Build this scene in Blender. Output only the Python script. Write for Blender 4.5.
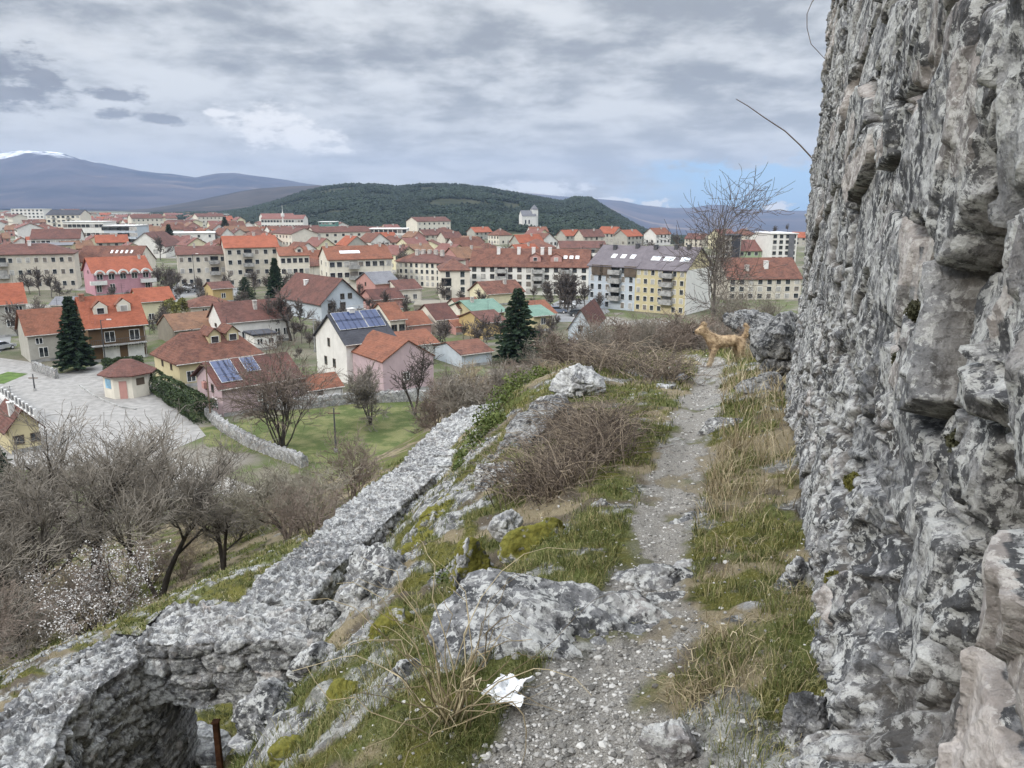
import bpy, math, random
import numpy as np
from mathutils import Vector, Matrix
R = math.radians
for o in list(bpy.data.objects):
    bpy.data.objects.remove(o)
scene = bpy.context.scene
COL = scene.collection

# ---------------------------------------------------------------- camera
CAMZ = 24.0                                   # the eye, 24 m above the town plain (z = 0)
HAZE = 0.8e-4
PITCH = R(13.1); FPX = 770.0
cs, sn = math.cos(PITCH), math.sin(PITCH)
cd = bpy.data.cameras.new('camera'); cam = bpy.data.objects.new('camera', cd); COL.objects.link(cam)
cam.location = (0, 0, CAMZ); cam.rotation_euler = (R(90) - PITCH, 0, 0)
cd.sensor_width = 36; cd.lens = FPX / 1024 * 36; cd.clip_start = 0.05; cd.clip_end = 40000
scene.camera = cam

# ---------------------------------------------------------------- world: Nishita sky behind a broken cloud deck
SUN_EL, SUN_AZ = R(48), R(-50)                # azimuth from +Y, negative = towards -X
W = bpy.data.worlds.new('World'); scene.world = W; W.use_nodes = True
nt = W.node_tree; nt.nodes.clear()
def wn(t, **k):
    n = nt.nodes.new(t)
    for a, b in k.items(): setattr(n, a, b)
    return n
def wl(a, b): nt.links.new(a, b)
def wmath(op, a, b=None, c=None, clamp=False):
    n = wn('ShaderNodeMath', operation=op, use_clamp=clamp)
    for i, v in enumerate((a, b, c)):
        if v is None: continue
        if isinstance(v, (int, float)): n.inputs[i].default_value = v
        else: wl(v, n.inputs[i])
    return n.outputs[0]
def wsmooth(x, lo, hi):
    n = wn('ShaderNodeMapRange', interpolation_type='SMOOTHSTEP')
    wl(x, n.inputs[0]); n.inputs[1].default_value = lo; n.inputs[2].default_value = hi
    return n.outputs[0]
def wmix(f, a, b):
    n = wn('ShaderNodeMix', data_type='RGBA')
    for s, v in ((n.inputs[0], f), (n.inputs[6], a), (n.inputs[7], b)):
        if isinstance(v, (int, float)): s.default_value = v
        elif isinstance(v, tuple): s.default_value = (*v, 1)
        else: wl(v, s)
    return n.outputs[2]
sky = wn('ShaderNodeTexSky', sky_type='NISHITA', sun_disc=False)
sky.sun_elevation = SUN_EL; sky.sun_rotation = SUN_AZ; sky.altitude = 650
tc = wn('ShaderNodeTexCoord'); sx = wn('ShaderNodeSeparateXYZ'); wl(tc.outputs['Generated'], sx.inputs[0])
X, Y, Z = sx.outputs
az = wmath('ARCTAN2', X, Y)                   # radians, 0 straight ahead
el = wmath('ARCSINE', Z)
zc = wmath('ADD', wmath('MAXIMUM', Z, 0.0), 0.15)
cu = wn('ShaderNodeCombineXYZ'); wl(wmath('DIVIDE', X, zc), cu.inputs[0]); wl(wmath('DIVIDE', Y, zc), cu.inputs[1])
def wnoise(vec, scale, detail=6, rough=0.55, dist=0.0):
    n = wn('ShaderNodeTexNoise'); wl(vec, n.inputs['Vector'])
    n.inputs['Scale'].default_value = scale; n.inputs['Detail'].default_value = detail
    n.inputs['Roughness'].default_value = rough; n.inputs['Distortion'].default_value = dist
    return n.outputs[0]
ae = wn('ShaderNodeCombineXYZ'); wl(az, ae.inputs[0]); wl(wmath('MULTIPLY', el, 2.4), ae.inputs[1])
n1 = wnoise(cu.outputs[0], 0.75, 8, 0.52, 0.2)
n2 = wnoise(cu.outputs[0], 3.0, 9, 0.58, 0.2)
n3 = wnoise(ae.outputs[0], 11.0, 8, 0.55)
nn = wmath('ADD', wmath('MULTIPLY', n1, 0.46), wmath('ADD', wmath('MULTIPLY', n2, 0.24), wmath('MULTIPLY', n3, 0.30)))
deck = wmix(wsmooth(nn, 0.42, 0.57), (0.295, 0.32, 0.355), (0.61, 0.635, 0.66))
deck = wmix(wmath('MULTIPLY', wsmooth(n2, 0.55, 0.75), 0.35), deck, (0.70, 0.705, 0.71))
lowb = wmath('MULTIPLY', wsmooth(wmath('ADD', el, wmath('MULTIPLY', n3, 0.03)), 0.17, 0.05), 0.5)
deck = wmix(lowb, deck, (0.53, 0.55, 0.565))   # the deck is paler near the horizon
# a few small dark and bright cumuli: (pixel x, pixel y, half width px, half height px)
def blob(px, py, hw, hh, soft=0.9):
    a0 = math.atan2(px - 512, FPX); e0 = math.atan2(384 - py, FPX) - PITCH
    dx = wmath('DIVIDE', wmath('SUBTRACT', az, a0), hw / FPX)
    dy = wmath('DIVIDE', wmath('SUBTRACT', el, e0), hh / FPX)
    d = wmath('ADD', wmath('MULTIPLY', dx, dx), wmath('MULTIPLY', dy, dy))
    d = wmath('ADD', wmath('SQRT', d), wmath('MULTIPLY', wmath('SUBTRACT', n3f, 0.5), 4.2))
    return wsmooth(d, 1.0 + soft * .35, 1.0 - soft * .35)
n3f = wnoise(ae.outputs[0], 30.0, 9, 0.62)
def union(*b):
    r = b[0]
    for x in b[1:]: r = wmath('MAXIMUM', r, x)
    return r
pale = union(blob(120, 150, 170, 22, 1.6), blob(60, 60, 60, 18, 1.8))
deck = wmix(wmath('MULTIPLY', pale, 0.4), deck, (0.60, 0.615, 0.63))
dark = union(blob(6, 84, 40, 18, 1.2), blob(72, 97, 16, 5, 1.2), blob(140, 106, 22, 5, 1.2), blob(40, 110, 34, 10, 1.3), blob(180, 126, 22, 4, 1.5), blob(135, 124, 16, 5, 1.5))
deck = wmix(wmath('MULTIPLY', dark, 0.75), deck, (0.17, 0.185, 0.22))
bright = union(blob(280, 128, 30, 14, 1.5), blob(300, 138, 34, 11, 1.4), blob(345, 152, 16, 4, 1.2), blob(236, 119, 12, 3, 1.5))
deck = wmix(wmath('MULTIPLY', bright, 0.92), deck, (0.80, 0.80, 0.80))
# blue gap low on the right, and small white cumuli on the far ridge
gap = wmath('MULTIPLY', wsmooth(wmath('ADD', az, wmath('MULTIPLY', wmath('SUBTRACT', n3, .5), .25)), 0.10, 0.24),
            wsmooth(wmath('ADD', el, wmath('MULTIPLY', wmath('SUBTRACT', n3f, 0.5), 0.06)), 0.056, 0.036))
puffs = union(blob(652, 204, 14, 5), blob(770, 207, 12, 4), blob(540, 188, 40, 6, 1.4), blob(606, 200, 22, 3))
bg1 = wn('ShaderNodeBackground'); bg2 = wn('ShaderNodeBackground')
wl(wmix(0.75, sky.outputs[0], (2.2, 4.6, 7.6)), bg1.inputs[0]); bg1.inputs[1].default_value = 0.10
# the cloud deck is brightest overhead, as under a real overcast
zen = wmath('ADD', 1.0, wmath('MULTIPLY', wsmooth(el, 0.24, 0.9), 4.0))
wl(wmix(puffs, deck, (.74,.75,.76)), bg2.inputs[0])
wl(wmath('MULTIPLY', zen, 0.90), bg2.inputs[1])
cover = wmath('MAXIMUM', wmath('SUBTRACT', 1.0, gap), puffs)
ms = wn('ShaderNodeMixShader'); wl(cover, ms.inputs[0]); wl(bg1.outputs[0], ms.inputs[1]); wl(bg2.outputs[0], ms.inputs[2])
wo = wn('ShaderNodeOutputWorld'); wl(ms.outputs[0], wo.inputs[0])
W.cycles.sampling_method = 'MANUAL'; W.cycles.sample_map_resolution = 512

sd = bpy.data.lights.new('sun', 'SUN'); sun = bpy.data.objects.new('sun', sd); COL.objects.link(sun)
sd.energy = 1.5; sd.angle = R(10); sd.color = (1.0, 0.955, 0.88)
sdir = Vector((math.sin(SUN_AZ) * math.cos(SUN_EL), math.cos(SUN_AZ) * math.cos(SUN_EL), math.sin(SUN_EL)))
SUNV = Vector((-0.66, -0.52, 0.58)).normalized()
sun.rotation_euler = SUNV.to_track_quat('Z', 'Y').to_euler()
sky.sun_elevation = math.asin(SUNV.z); sky.sun_rotation = math.atan2(SUNV.x, SUNV.y)

vs = scene.view_settings
vs.view_transform = 'Standard'; vs.look = 'None'; vs.exposure = 0.5; vs.gamma = 1.0; vs.use_curve_mapping = False
cy = scene.cycles
cy.use_denoising = True; cy.max_bounces = 5; cy.diffuse_bounces = 3; cy.glossy_bounces = 2; cy.volume_bounces = 0
cy.transparent_max_bounces = 6; cy.caustics_reflective = False; cy.caustics_refractive = False
cy.use_adaptive_sampling = True; cy.adaptive_threshold = 0.02
scene.render.use_persistent_data = False
scene.render.film_transparent = False
cy.pixel_filter_type = 'BLACKMAN_HARRIS'; cy.filter_width = 1.5

# ---------------------------------------------------------------- pixel <-> place
def ray(px, py):
    u, v = (px - 512) / FPX, (384 - py) / FPX
    return np.array((u, cs + v * sn, -sn + v * cs))
def P(px, py, t):                             # the point seen at a pixel, t metres along the optical axis
    return np.array((0, 0, CAMZ)) + ray(px, py) * t
def G(px, py, z=0.0):                         # the point seen at a pixel on the level z
    d = ray(px, py); return np.array((0, 0, CAMZ)) + d * ((z - CAMZ) / d[2])
def proj(p):
    x, y, z = p[0], p[1], p[2] - CAMZ
    t = y * cs - z * sn
    return 512 + FPX * x / t, 384 - FPX * (y * sn + z * cs) / t, t
def z_at(p, py):                              # height over place p = (x, y) that shows at pixel row py
    v = (384 - py) / FPX
    # (y*sn + z*cs) = v*(y*cs - z*sn)
    return CAMZ + p[1] * (v * cs - sn) / (cs + v * sn)

# ---------------------------------------------------------------- numpy noise
def _h(ix, iy, iz, seed):
    n = (ix.astype(np.int64) * 374761393 + iy.astype(np.int64) * 668265263 + iz * 2147483647 + seed * 974711) & 0xffffffff
    n = ((n ^ (n >> 13)) * 1274126177) & 0xffffffff
    n = ((n ^ (n >> 16)) * 2246822519) & 0xffffffff
    return ((n ^ (n >> 15)) & 0xffffff) / float(0x1000000)
def vn2(x, y, seed=0):
    ix, iy = np.floor(x), np.floor(y); fx, fy = x - ix, y - iy
    fx = fx * fx * fx * (fx * (fx * 6 - 15) + 10); fy = fy * fy * fy * (fy * (fy * 6 - 15) + 10)
    a = _h(ix, iy, 0, seed); b = _h(ix + 1, iy, 0, seed); c = _h(ix, iy + 1, 0, seed); d = _h(ix + 1, iy + 1, 0, seed)
    return (a * (1 - fx) + b * fx) * (1 - fy) + (c * (1 - fx) + d * fx) * fy
def fbm2(x, y, oct=5, seed=0, gain=0.5):
    s = 0; a = 1; t = 0
    for i in range(oct):
        s = s + a * (vn2(x, y, seed + i) * 2 - 1); t += a; a *= gain; x, y = x * 2.03 + 17.1, y * 2.03 - 5.3
    return s / t
def vn3(p, seed=0):
    i = np.floor(p); f = p - i; f = f * f * (3 - 2 * f)
    r = 0
    for dz in (0, 1):
        wz = f[:, 2] if dz else 1 - f[:, 2]
        for dy in (0, 1):
            wy = f[:, 1] if dy else 1 - f[:, 1]
            for dx in (0, 1):
                wx = f[:, 0] if dx else 1 - f[:, 0]
                r = r + wx * wy * wz * _h(i[:, 0] + dx, i[:, 1] + dy, (i[:, 2] + dz).astype(np.int64) * 1013, seed)
    return r
def fbm3(p, oct=4, seed=0, gain=0.5):
    s = 0; a = 1; t = 0
    for k in range(oct):
        s = s + a * (vn3(p, seed + k) * 2 - 1); t += a; a *= gain; p = p * 2.03 + 7.7
    return s / t
def worley2(x, y, seed=0, jit=0.9):
    """F1, F2, cell hash (3 numbers per cell), offset to the nearest point"""
    ix, iy = np.floor(x), np.floor(y)
    f1 = np.full(x.shape, 9.0); f2 = np.full(x.shape, 9.0)
    cx = np.zeros(x.shape); cyy = np.zeros(x.shape); ox = np.zeros(x.shape); oy = np.zeros(x.shape)
    for dx in (-1, 0, 1):
        for dy in (-1, 0, 1):
            gx, gy = ix + dx, iy + dy
            qx = gx + .5 + (_h(gx, gy, 1, seed) - .5) * jit - x; qy = gy + .5 + (_h(gx, gy, 2, seed) - .5) * jit - y
            d = np.sqrt(qx * qx + qy * qy)
            new = d < f1
            f2 = np.where(new, f1, np.minimum(f2, d))
            cx = np.where(new, gx, cx); cyy = np.where(new, gy, cyy); ox = np.where(new, qx, ox); oy = np.where(new, qy, oy)
            f1 = np.where(new, d, f1)
    return f1, f2, (_h(cx, cyy, 5, seed), _h(cx, cyy, 6, seed), _h(cx, cyy, 7, seed)), ox, oy
def sstep(x, lo, hi):
    t = np.clip((x - lo) / (hi - lo), 0, 1); return t * t * (3 - 2 * t)

# ---------------------------------------------------------------- objects
def link(o, parent=None):
    COL.objects.link(o)
    if parent is not None: o.parent = parent
    return o
def mesh_np(name, v, f, mats, parent=None, smooth=False, attrs=None, mi=None):
    """v (N,3); f (M,k) array or a list of arrays with different k"""
    me = bpy.data.meshes.new(name)
    fl = f if isinstance(f, list) else [f]
    fl = [np.asarray(a, dtype=np.int32) for a in fl if len(a)]
    v = np.asarray(v, dtype=np.float32)
    me.vertices.add(len(v)); me.vertices.foreach_set('co', v.ravel())
    nl = sum(a.size for a in fl); npoly = sum(len(a) for a in fl)
    me.loops.add(nl); me.loops.foreach_set('vertex_index', np.concatenate([a.ravel() for a in fl]))
    tot = np.concatenate([np.full(len(a), a.shape[1], dtype=np.int32) for a in fl])
    me.polygons.add(npoly)
    me.polygons.foreach_set('loop_start', np.concatenate(([0], np.cumsum(tot)[:-1])).astype(np.int32))
    me.polygons.foreach_set('loop_total', tot)
    me.polygons.foreach_set('use_smooth', np.full(npoly, smooth))
    if mi is not None: me.polygons.foreach_set('material_index', np.asarray(mi, dtype=np.int32))
    for k, a in (attrs or {}).items():
        a = np.asarray(a, dtype=np.float32)
        if a.ndim == 1: me.attributes.new(k, 'FLOAT', 'POINT').data.foreach_set('value', a)
        else: me.attributes.new(k, 'FLOAT_VECTOR', 'POINT').data.foreach_set('vector', a.ravel())
    for m in (mats if isinstance(mats, (list, tuple)) else [mats]): me.materials.append(m)
    me.update(calc_edges=True); me.validate()
    return link(bpy.data.objects.new(name, me), parent)
def tag(o, label=None, cat=None, group=None, kind=None):
    if label: o['label'] = label
    if cat: o['category'] = cat
    if group: o['group'] = group
    if kind: o['kind'] = kind
    return o
def empty(name, loc=(0, 0, 0), rz=0.0, label=None, cat=None, group=None):
    o = bpy.data.objects.new(name, None); COL.objects.link(o); o.empty_display_size = .2
    o.location = tuple(loc); o.rotation_euler = (0, 0, rz)
    return tag(o, label, cat, group)
KIDS = {}
def copy_tree(o, parent=None):
    c = o.copy(); COL.objects.link(c)
    if parent is not None: c.parent = parent
    for ch in list(o.children): copy_tree(ch, c)
    return c
class MB:                                     # collects boxes, prisms and tubes into one mesh
    def __init__(s): s.v = []; s.q = []; s.t = []; s.qm = []; s.tm = []
    def add(s, v, q=(), t=(), m=0):
        b = len(s.v); s.v.extend([tuple(p) for p in v])
        for f in q: s.q.append([b + i for i in f]); s.qm.append(m)
        for f in t: s.t.append([b + i for i in f]); s.tm.append(m)
    def box(s, a, b, m=0, M=None):
        v = [Vector((x, y, z)) for z in (a[2], b[2]) for x, y in ((a[0], a[1]), (b[0], a[1]), (b[0], b[1]), (a[0], b[1]))]
        if M is not None: v = [M @ p for p in v]
        s.add(v, [(3, 2, 1, 0), (4, 5, 6, 7), (0, 1, 5, 4), (1, 2, 6, 5), (2, 3, 7, 6), (3, 0, 4, 7)], m=m)
    def cyl(s, p, q, r0, r1, n=8, m=0):
        p, q = Vector(p), Vector(q); d = (q - p).normalized()
        a = d.orthogonal().normalized(); b = d.cross(a)
        v = []
        for c, r in ((p, r0), (q, r1)):
            for i in range(n):
                t = 2 * math.pi * i / n; v.append(c + a * (math.cos(t) * r) + b * (math.sin(t) * r))
        v += [p, q]
        s.add(v, [(i, (i + 1) % n, n + (i + 1) % n, n + i) for i in range(n)],
              [((i + 1) % n, i, 2 * n) for i in range(n)] + [(n + i, n + (i + 1) % n, 2 * n + 1) for i in range(n)], m)
    def build(s, name, mats, parent=None, smooth=False):
        fl = []; mi = []
        if s.q: fl.append(np.array(s.q)); mi += s.qm
        if s.t: fl.append(np.array(s.t)); mi += s.tm
        return mesh_np(name, np.array(s.v), fl, mats, parent, smooth, mi=mi)
# ---------------------------------------------------------------- materials (all procedural)
def lin(h, k=1.0):
    h = h.lstrip('#'); c = [int(h[i:i + 2], 16) / 255 for i in (0, 2, 4)]
    return tuple(k * (x / 12.92 if x <= 0.04045 else ((x + 0.055) / 1.055) ** 2.4) for x in c)
class Mat:
    def __init__(s, name, rough=0.9, spec=0.3):
        s.m = bpy.data.materials.new(name); s.m.use_nodes = True
        s.n = s.m.node_tree; s.b = s.n.nodes['Principled BSDF']
        s.b.inputs['Roughness'].default_value = rough; s.b.inputs['Specular IOR Level'].default_value = spec
    def N(s, t, **k):
        n = s.n.nodes.new(t)
        for a, b in k.items(): setattr(n, a, b)
        return n
    def L(s, v, sock):
        if isinstance(v, (int, float)): sock.default_value = v
        elif isinstance(v, tuple): sock.default_value = (*v, 1) if len(v) == 3 and sock.type == 'RGBA' else v
        else: s.n.links.new(v, sock)
    def pos(s): return s.N('ShaderNodeNewGeometry').outputs['Position']
    def obj(s): return s.N('ShaderNodeTexCoord').outputs['Object']
    def scale(s, vec, sc):
        n = s.N('ShaderNodeVectorMath', operation='MULTIPLY'); s.L(vec, n.inputs[0]); n.inputs[1].default_value = sc; return n.outputs[0]
    def noise(s, vec, sc, detail=5, rough=0.55, dist=0.0, col=False):
        n = s.N('ShaderNodeTexNoise'); s.L(vec, n.inputs['Vector']); n.inputs['Scale'].default_value = sc
        n.inputs['Detail'].default_value = detail; n.inputs['Roughness'].default_value = rough; n.inputs['Distortion'].default_value = dist
        return n.outputs[1 if col else 0]
    def voro(s, vec, sc, feature='F1', out='Distance', rnd=1.0):
        n = s.N('ShaderNodeTexVoronoi', feature=feature); s.L(vec, n.inputs['Vector']); n.inputs['Scale'].default_value = sc
        n.inputs['Randomness'].default_value = rnd
        return n.outputs[out]
    def ss(s, x, lo, hi):
        n = s.N('ShaderNodeMapRange', interpolation_type='SMOOTHSTEP'); s.L(x, n.inputs[0])
        n.inputs[1].default_value = lo; n.inputs[2].default_value = hi; return n.outputs[0]
    def math(s, op, a, b=0.0, clamp=False):
        n = s.N('ShaderNodeMath', operation=op, use_clamp=clamp); s.L(a, n.inputs[0]); s.L(b, n.inputs[1]); return n.outputs[0]
    def mix(s, f, a, b, mode='MIX'):
        n = s.N('ShaderNodeMix', data_type='RGBA', blend_type=mode); s.L(f, n.inputs[0]); s.L(a, n.inputs[6]); s.L(b, n.inputs[7]); return n.outputs[2]
    def attr(s, name): return s.N('ShaderNodeAttribute', attribute_name=name).outputs['Fac']
    def rnd(s): return s.N('ShaderNodeObjectInfo').outputs['Random']
    def ramp(s, f, stops):
        n = s.N('ShaderNodeValToRGB'); s.L(f, n.inputs[0]); e = n.color_ramp.elements
        while len(e) < len(stops): e.new(0.5)
        for x, (p, c) in zip(e, stops): x.position = p; x.color = (*c, 1)
        return n.outputs[0]
    def bump(s, h, strength=0.5, dist=0.02, prev=None):
        n = s.N('ShaderNodeBump'); s.L(h, n.inputs['Height']); n.inputs['Strength'].default_value = strength; n.inputs['Distance'].default_value = dist
        if prev is not None: s.L(prev, n.inputs['Normal'])
        return n.outputs[0]
    def out(s, col=None, normal=None, rough=None):
        if col is not None: s.L(col, s.b.inputs['Base Color'])
        if normal is not None: s.L(normal, s.b.inputs['Normal'])
        if rough is not None: s.L(rough, s.b.inputs['Roughness'])
        return s.m

def rock_mat(name, base=0.24, lichen=0.5, dark=0.5, warm=0.3, moss=0.0, sc=1.0, joint=False, run=1.0, dt=.485):
    M = Mat(name, 0.93, 0.2); p = M.pos()
    n1 = M.noise(p, 1.6 * sc, 7, .6, .3); n2 = M.noise(p, 7 * sc, 8, .62, .6); n3 = M.noise(p, 34 * sc, 7, .65); n4 = M.noise(p, 140 * sc, 4, .7)
    b = base
    c = M.ramp(M.math('ADD', M.math('MULTIPLY', n1, .5), M.math('MULTIPLY', n2, .5)),
               [(.36, (b * .40, b * .41, b * .44)), (.47, (b * .85, b * .85, b * .87)), (.55, (b * 1.3, b * 1.29, b * 1.27)), (.66, (b * 1.8, b * 1.78, b * 1.74))])
    wm = M.math('MULTIPLY', M.ss(M.noise(M.scale(p, (1, 1, 1.2)), 1.1 * sc, 5, .6), .50, .68), warm)
    c = M.mix(wm, c, (b * 1.75, b * 1.42, b * 1.22))
    dk = M.math('MULTIPLY', M.ss(M.noise(M.scale(p, (1, 1, run)), 4.2 * sc, 9, .72, .25), dt, dt + .075), dark)
    c = M.mix(dk, c, (b * .18, b * .185, b * .20))  # dark stains, deepened to stand in for crevice shade
    li = M.math('MULTIPLY', M.ss(M.math('ADD', M.noise(p, 11 * sc, 9, .72, .4), M.math('MULTIPLY', M.math('SUBTRACT', n1, .5), .25)), .50, .545), lichen)
    c = M.mix(li, c, (.68, .68, .66))  # white lichen, brightened to stand in for highlights on the stone
    sp = M.math('MULTIPLY', M.ss(M.voro(p, 42 * sc), .30, .12), M.math('MULTIPLY', M.ss(n2, .45, .6), .35 * lichen))
    c = M.mix(sp, c, (.52, .52, .50))
    pit = M.math('MULTIPLY', M.ss(M.noise(p, 22 * sc, 6, .6, .5), .44, .36), .75 * dark); c = M.mix(pit, c, (b * .20, b * .20, b * .21))  # small dark specks paint the shade of pits into the colour
    gr = M.math('MULTIPLY', M.ss(n4, .35, .65), .5)
    c = M.mix(gr, M.mix(.35, c, (0.0, 0.0, 0.0)), c)
    if joint:                                  # soil and old mortar in the joints; crevice shade is painted in too
        j = M.attr('joint')
        jc = M.mix(n3, (.045, .040, .034), (.17, .15, .13)); c = M.mix(M.math('MULTIPLY', j, .8), c, jc)
        pk = M.attr('tint'); c = M.mix(M.math('MULTIPLY', M.ss(pk, 1.02, 1.2), .8), c, M.mix(M.ss(M.noise(p, 16, 8, .72), .36, .62), (.20, .175, .165), (.70, .65, .625))); c = M.mix(M.math('MULTIPLY', M.ss(pk, .84, .90), .45), c, (.52, .46, .42))
        c = M.mix(M.math('MULTIPLY', M.ss(pk, .22, .12), .5), c, (.085, .088, .095))
    if moss > 0:
        nz = M.N('ShaderNodeSeparateXYZ'); M.L(M.N('ShaderNodeNewGeometry').outputs['Normal'], nz.inputs[0])
        mm = M.ss(M.math('ADD', M.noise(p, 3.3 * sc, 6, .6), M.math('MULTIPLY', nz.outputs[2], .12)), .66 - .22 * moss, .72 - .22 * moss)
        mc = M.mix(M.noise(p, 40, 4), (.04, .05, .012), (.24, .215, .045))
        c = M.mix(mm, c, mc)
    h = M.math('ADD', M.math('MULTIPLY', n2, .8), M.math('ADD', M.math('MULTIPLY', n3, .35), M.math('MULTIPLY', n4, .12)))
    nr = M.bump(h, .9, .05 / sc)
    nr = M.bump(M.voro(p, 26 * sc), .35, .03 / sc, nr)
    return M.out(c, nr)
MAT = {}
MAT['cliff'] = rock_mat('weathered_masonry', .36, .85, .90, .22, 0, 2.1, True, .45, .466)
MAT['rubble'] = rock_mat('lichen_rubble', .32, .7, .55, .10, 0, 1.6, True)
MAT['rock'] = rock_mat('limestone', .29, .8, .85, .3, 0, 1.5)
MAT['rock_moss'] = rock_mat('mossy_limestone', .27, .7, .8, .3, .85, 1.5)
MAT['rock_pale'] = rock_mat('pale_limestone', .42, .8, .25, .3, 0, 1.5)
MAT['rock_dark'] = rock_mat('dark_limestone', .19, .35, .9, .2, 0, 1.4)

def ground_mat():
    M = Mat('ground', 1.0, 0.1); p = M.pos()
    n1 = M.noise(p, .9, 6, .6); n2 = M.noise(p, 6, 7, .6); n3 = M.noise(p, 45, 6, .65); n4 = M.noise(p, 260, 3, .7)
    path, grass, dry, moss, rock, town, lawn = (M.attr(a) for a in ('path', 'grass', 'dry', 'moss', 'rock', 'town', 'lawn'))
    soil = M.mix(n2, (.055, .045, .034), (.14, .115, .085))
    gcol = M.mix(n3, (.038, .055, .014), (.115, .125, .035)); gcol = M.mix(M.ss(n2, .4, .65), gcol, (.11, .115, .04))
    dcol = M.mix(n3, (.13, .105, .065), (.30, .25, .165))
    mcol = M.mix(n3, (.035, .04, .010), (.17, .155, .04)); mcol = M.mix(M.ss(n2, .45, .6), mcol, (.05, .055, .018))
    stone = M.ramp(n2, [(.38, (.05, .05, .052)), (.5, (.15, .15, .15)), (.62, (.30, .295, .285))])
    stone = M.mix(M.math('MULTIPLY', M.ss(M.noise(p, 17, 8, .7), .50, .55), .6), stone, (.50, .50, .48))
    grav = M.mix(M.ss(n4, .35, .65), (.13, .12, .105), (.37, .352, .325)); grav = M.mix(M.math('MULTIPLY', M.ss(n2, .5, .7), .45), grav, (.20, .18, .155))
    tn = M.noise(p, .035, 6, .6)
    tcol = M.ramp(tn, [(.38, (.075, .085, .045)), (.47, (.15, .135, .105)), (.52, (.085, .105, .04)), (.57, (.17, .155, .13)), (.64, (.24, .23, .21))])
    lcol = M.mix(M.ss(M.noise(p, .45, 7, .62), .42, .60), (.072, .092, .032), (.16, .158, .072)); lcol = M.mix(M.math('MULTIPLY', M.ss(n2, .4, .7), .4), lcol, (.055, .09, .02))
    c = soil
    for m, col in ((grass, gcol), (dry, dcol), (moss, mcol), (rock, stone), (path, grav), (town, tcol), (lawn, lcol)): c = M.mix(m, c, col)
    n5 = M.noise(p, 110, 5, .75)
    c = M.mix(M.math('MULTIPLY', M.ss(n5, .50, .60), .55), c, M.mix(.62, c, (.02, .016, .010))); c = M.mix(M.math('MULTIPLY', M.ss(n5, .44, .36), .30), c, (.40, .37, .30))
    h = M.math('ADD', M.math('MULTIPLY', n2, .5), M.math('ADD', M.math('MULTIPLY', n3, .4), M.math('MULTIPLY', n4, .25)))
    return M.out(c, M.bump(h, .8, .03))
MAT['ground'] = ground_mat()

def plain(name, col, rough=.85, var=.18, sc=2.0, spec=.3, objrnd=0.0, bump=0.0):
    M = Mat(name, rough, spec); p = M.pos()
    n = M.noise(p, sc, 6, .6)
    dk = tuple(x * (1 - var * 1.3) for x in col); lt = tuple(min(1, x * (1 + var)) for x in col)
    c = M.mix(M.ss(n, .3, .7), dk, lt)
    if objrnd: c = M.mix(M.math('MULTIPLY', M.rnd(), objrnd), c, (.5, .5, .5), 'MULTIPLY')
    return M.out(c, M.bump(M.noise(p, sc * 12, 4), bump, .02) if bump else None)
def plaster(name, h, k=.62, stain=.30):
    """weather-stained render: blotches, and streaks that run down the wall"""
    M = Mat(name, .9, .25); p = M.obj(); col = lin(h, k)
    n = M.noise(p, .8, 6, .62); st = M.noise(M.scale(p, (2.2, 2.2, .25)), 1.0, 5, .6)
    c = M.mix(M.ss(n, .35, .7), tuple(x * (1 - stain * .5) for x in col), col)
    c = M.mix(M.math('MULTIPLY', M.ss(st, .52, .72), stain), c, tuple(x * .55 + .03 for x in col))
    return M.out(c)
def tiles(name, h, k=.8, var=.35, h2=None, lich=.2):
    k = k * 1.15
    """clay tile roof: courses and channels as bump, tiles of uneven colour, lichen blotches"""
    M = Mat(name, .88, .25); p = M.obj(); col = lin(h, k); c2 = lin(h2, k) if h2 else tuple(x * .55 for x in col)
    n = M.noise(p, .45, 6, .65); v = M.voro(M.scale(p, (1, 1, 2.2)), 2.6, 'F1', 'Color')
    sep = M.N('ShaderNodeSeparateColor'); M.L(v, sep.inputs[0])
    c = M.mix(M.math('MULTIPLY', M.ss(n, .40, .60), var + .35), col, c2)
    c = M.mix(M.math('MULTIPLY', sep.outputs[0], var), c, tuple(min(1, x * 1.45 + .01) for x in col))
    c = M.mix(M.math('MULTIPLY', M.ss(M.noise(p, 2.4, 7, .7), .56, .68), lich), c, (.16, .14, .11))
    w = M.N('ShaderNodeTexWave', wave_type='BANDS', bands_direction='X'); M.L(p, w.inputs[0]); w.inputs['Scale'].default_value = 1.5; w.inputs['Distortion'].default_value = .6
    w2 = M.N('ShaderNodeTexWave', wave_type='BANDS', bands_direction='Z', wave_profile='SAW'); M.L(p, w2.inputs[0]); w2.inputs['Scale'].default_value = 1.6; w2.inputs['Distortion'].default_value = .4
    hh = M.math('ADD', M.math('MULTIPLY', w.outputs['Fac'], .5), w2.outputs['Fac'])
    c = M.mix(M.math('MULTIPLY', M.ss(w2.outputs['Fac'], .65, 1.0), .40), c, tuple(x * .5 for x in col))
    return M.out(c, M.bump(hh, .7, .06))
WALLS = dict(white='#e9e6e0', cream='#e6dfd0', beige='#d6cebf', grey='#b9b5ab', yellow='#e8dab0', paleyellow='#e8dfbe', pink='#e0aab6', palepink='#dcc3c6',
             salmon='#d9a69c', brown='#7a6248', ochre='#d8bd86', green='#b9cfa8', stone='#a29a8c', bluegrey='#c4ccd4', teal='#6fa096', orange='#d89a5a')
for k, h in WALLS.items(): MAT['w_' + k] = plaster('plaster_' + k, h, .82 if k in ('white', 'cream', 'beige', 'grey', 'bluegrey', 'paleyellow') else .64, .34 if k in ('stone', 'grey', 'beige') else .24)
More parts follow.
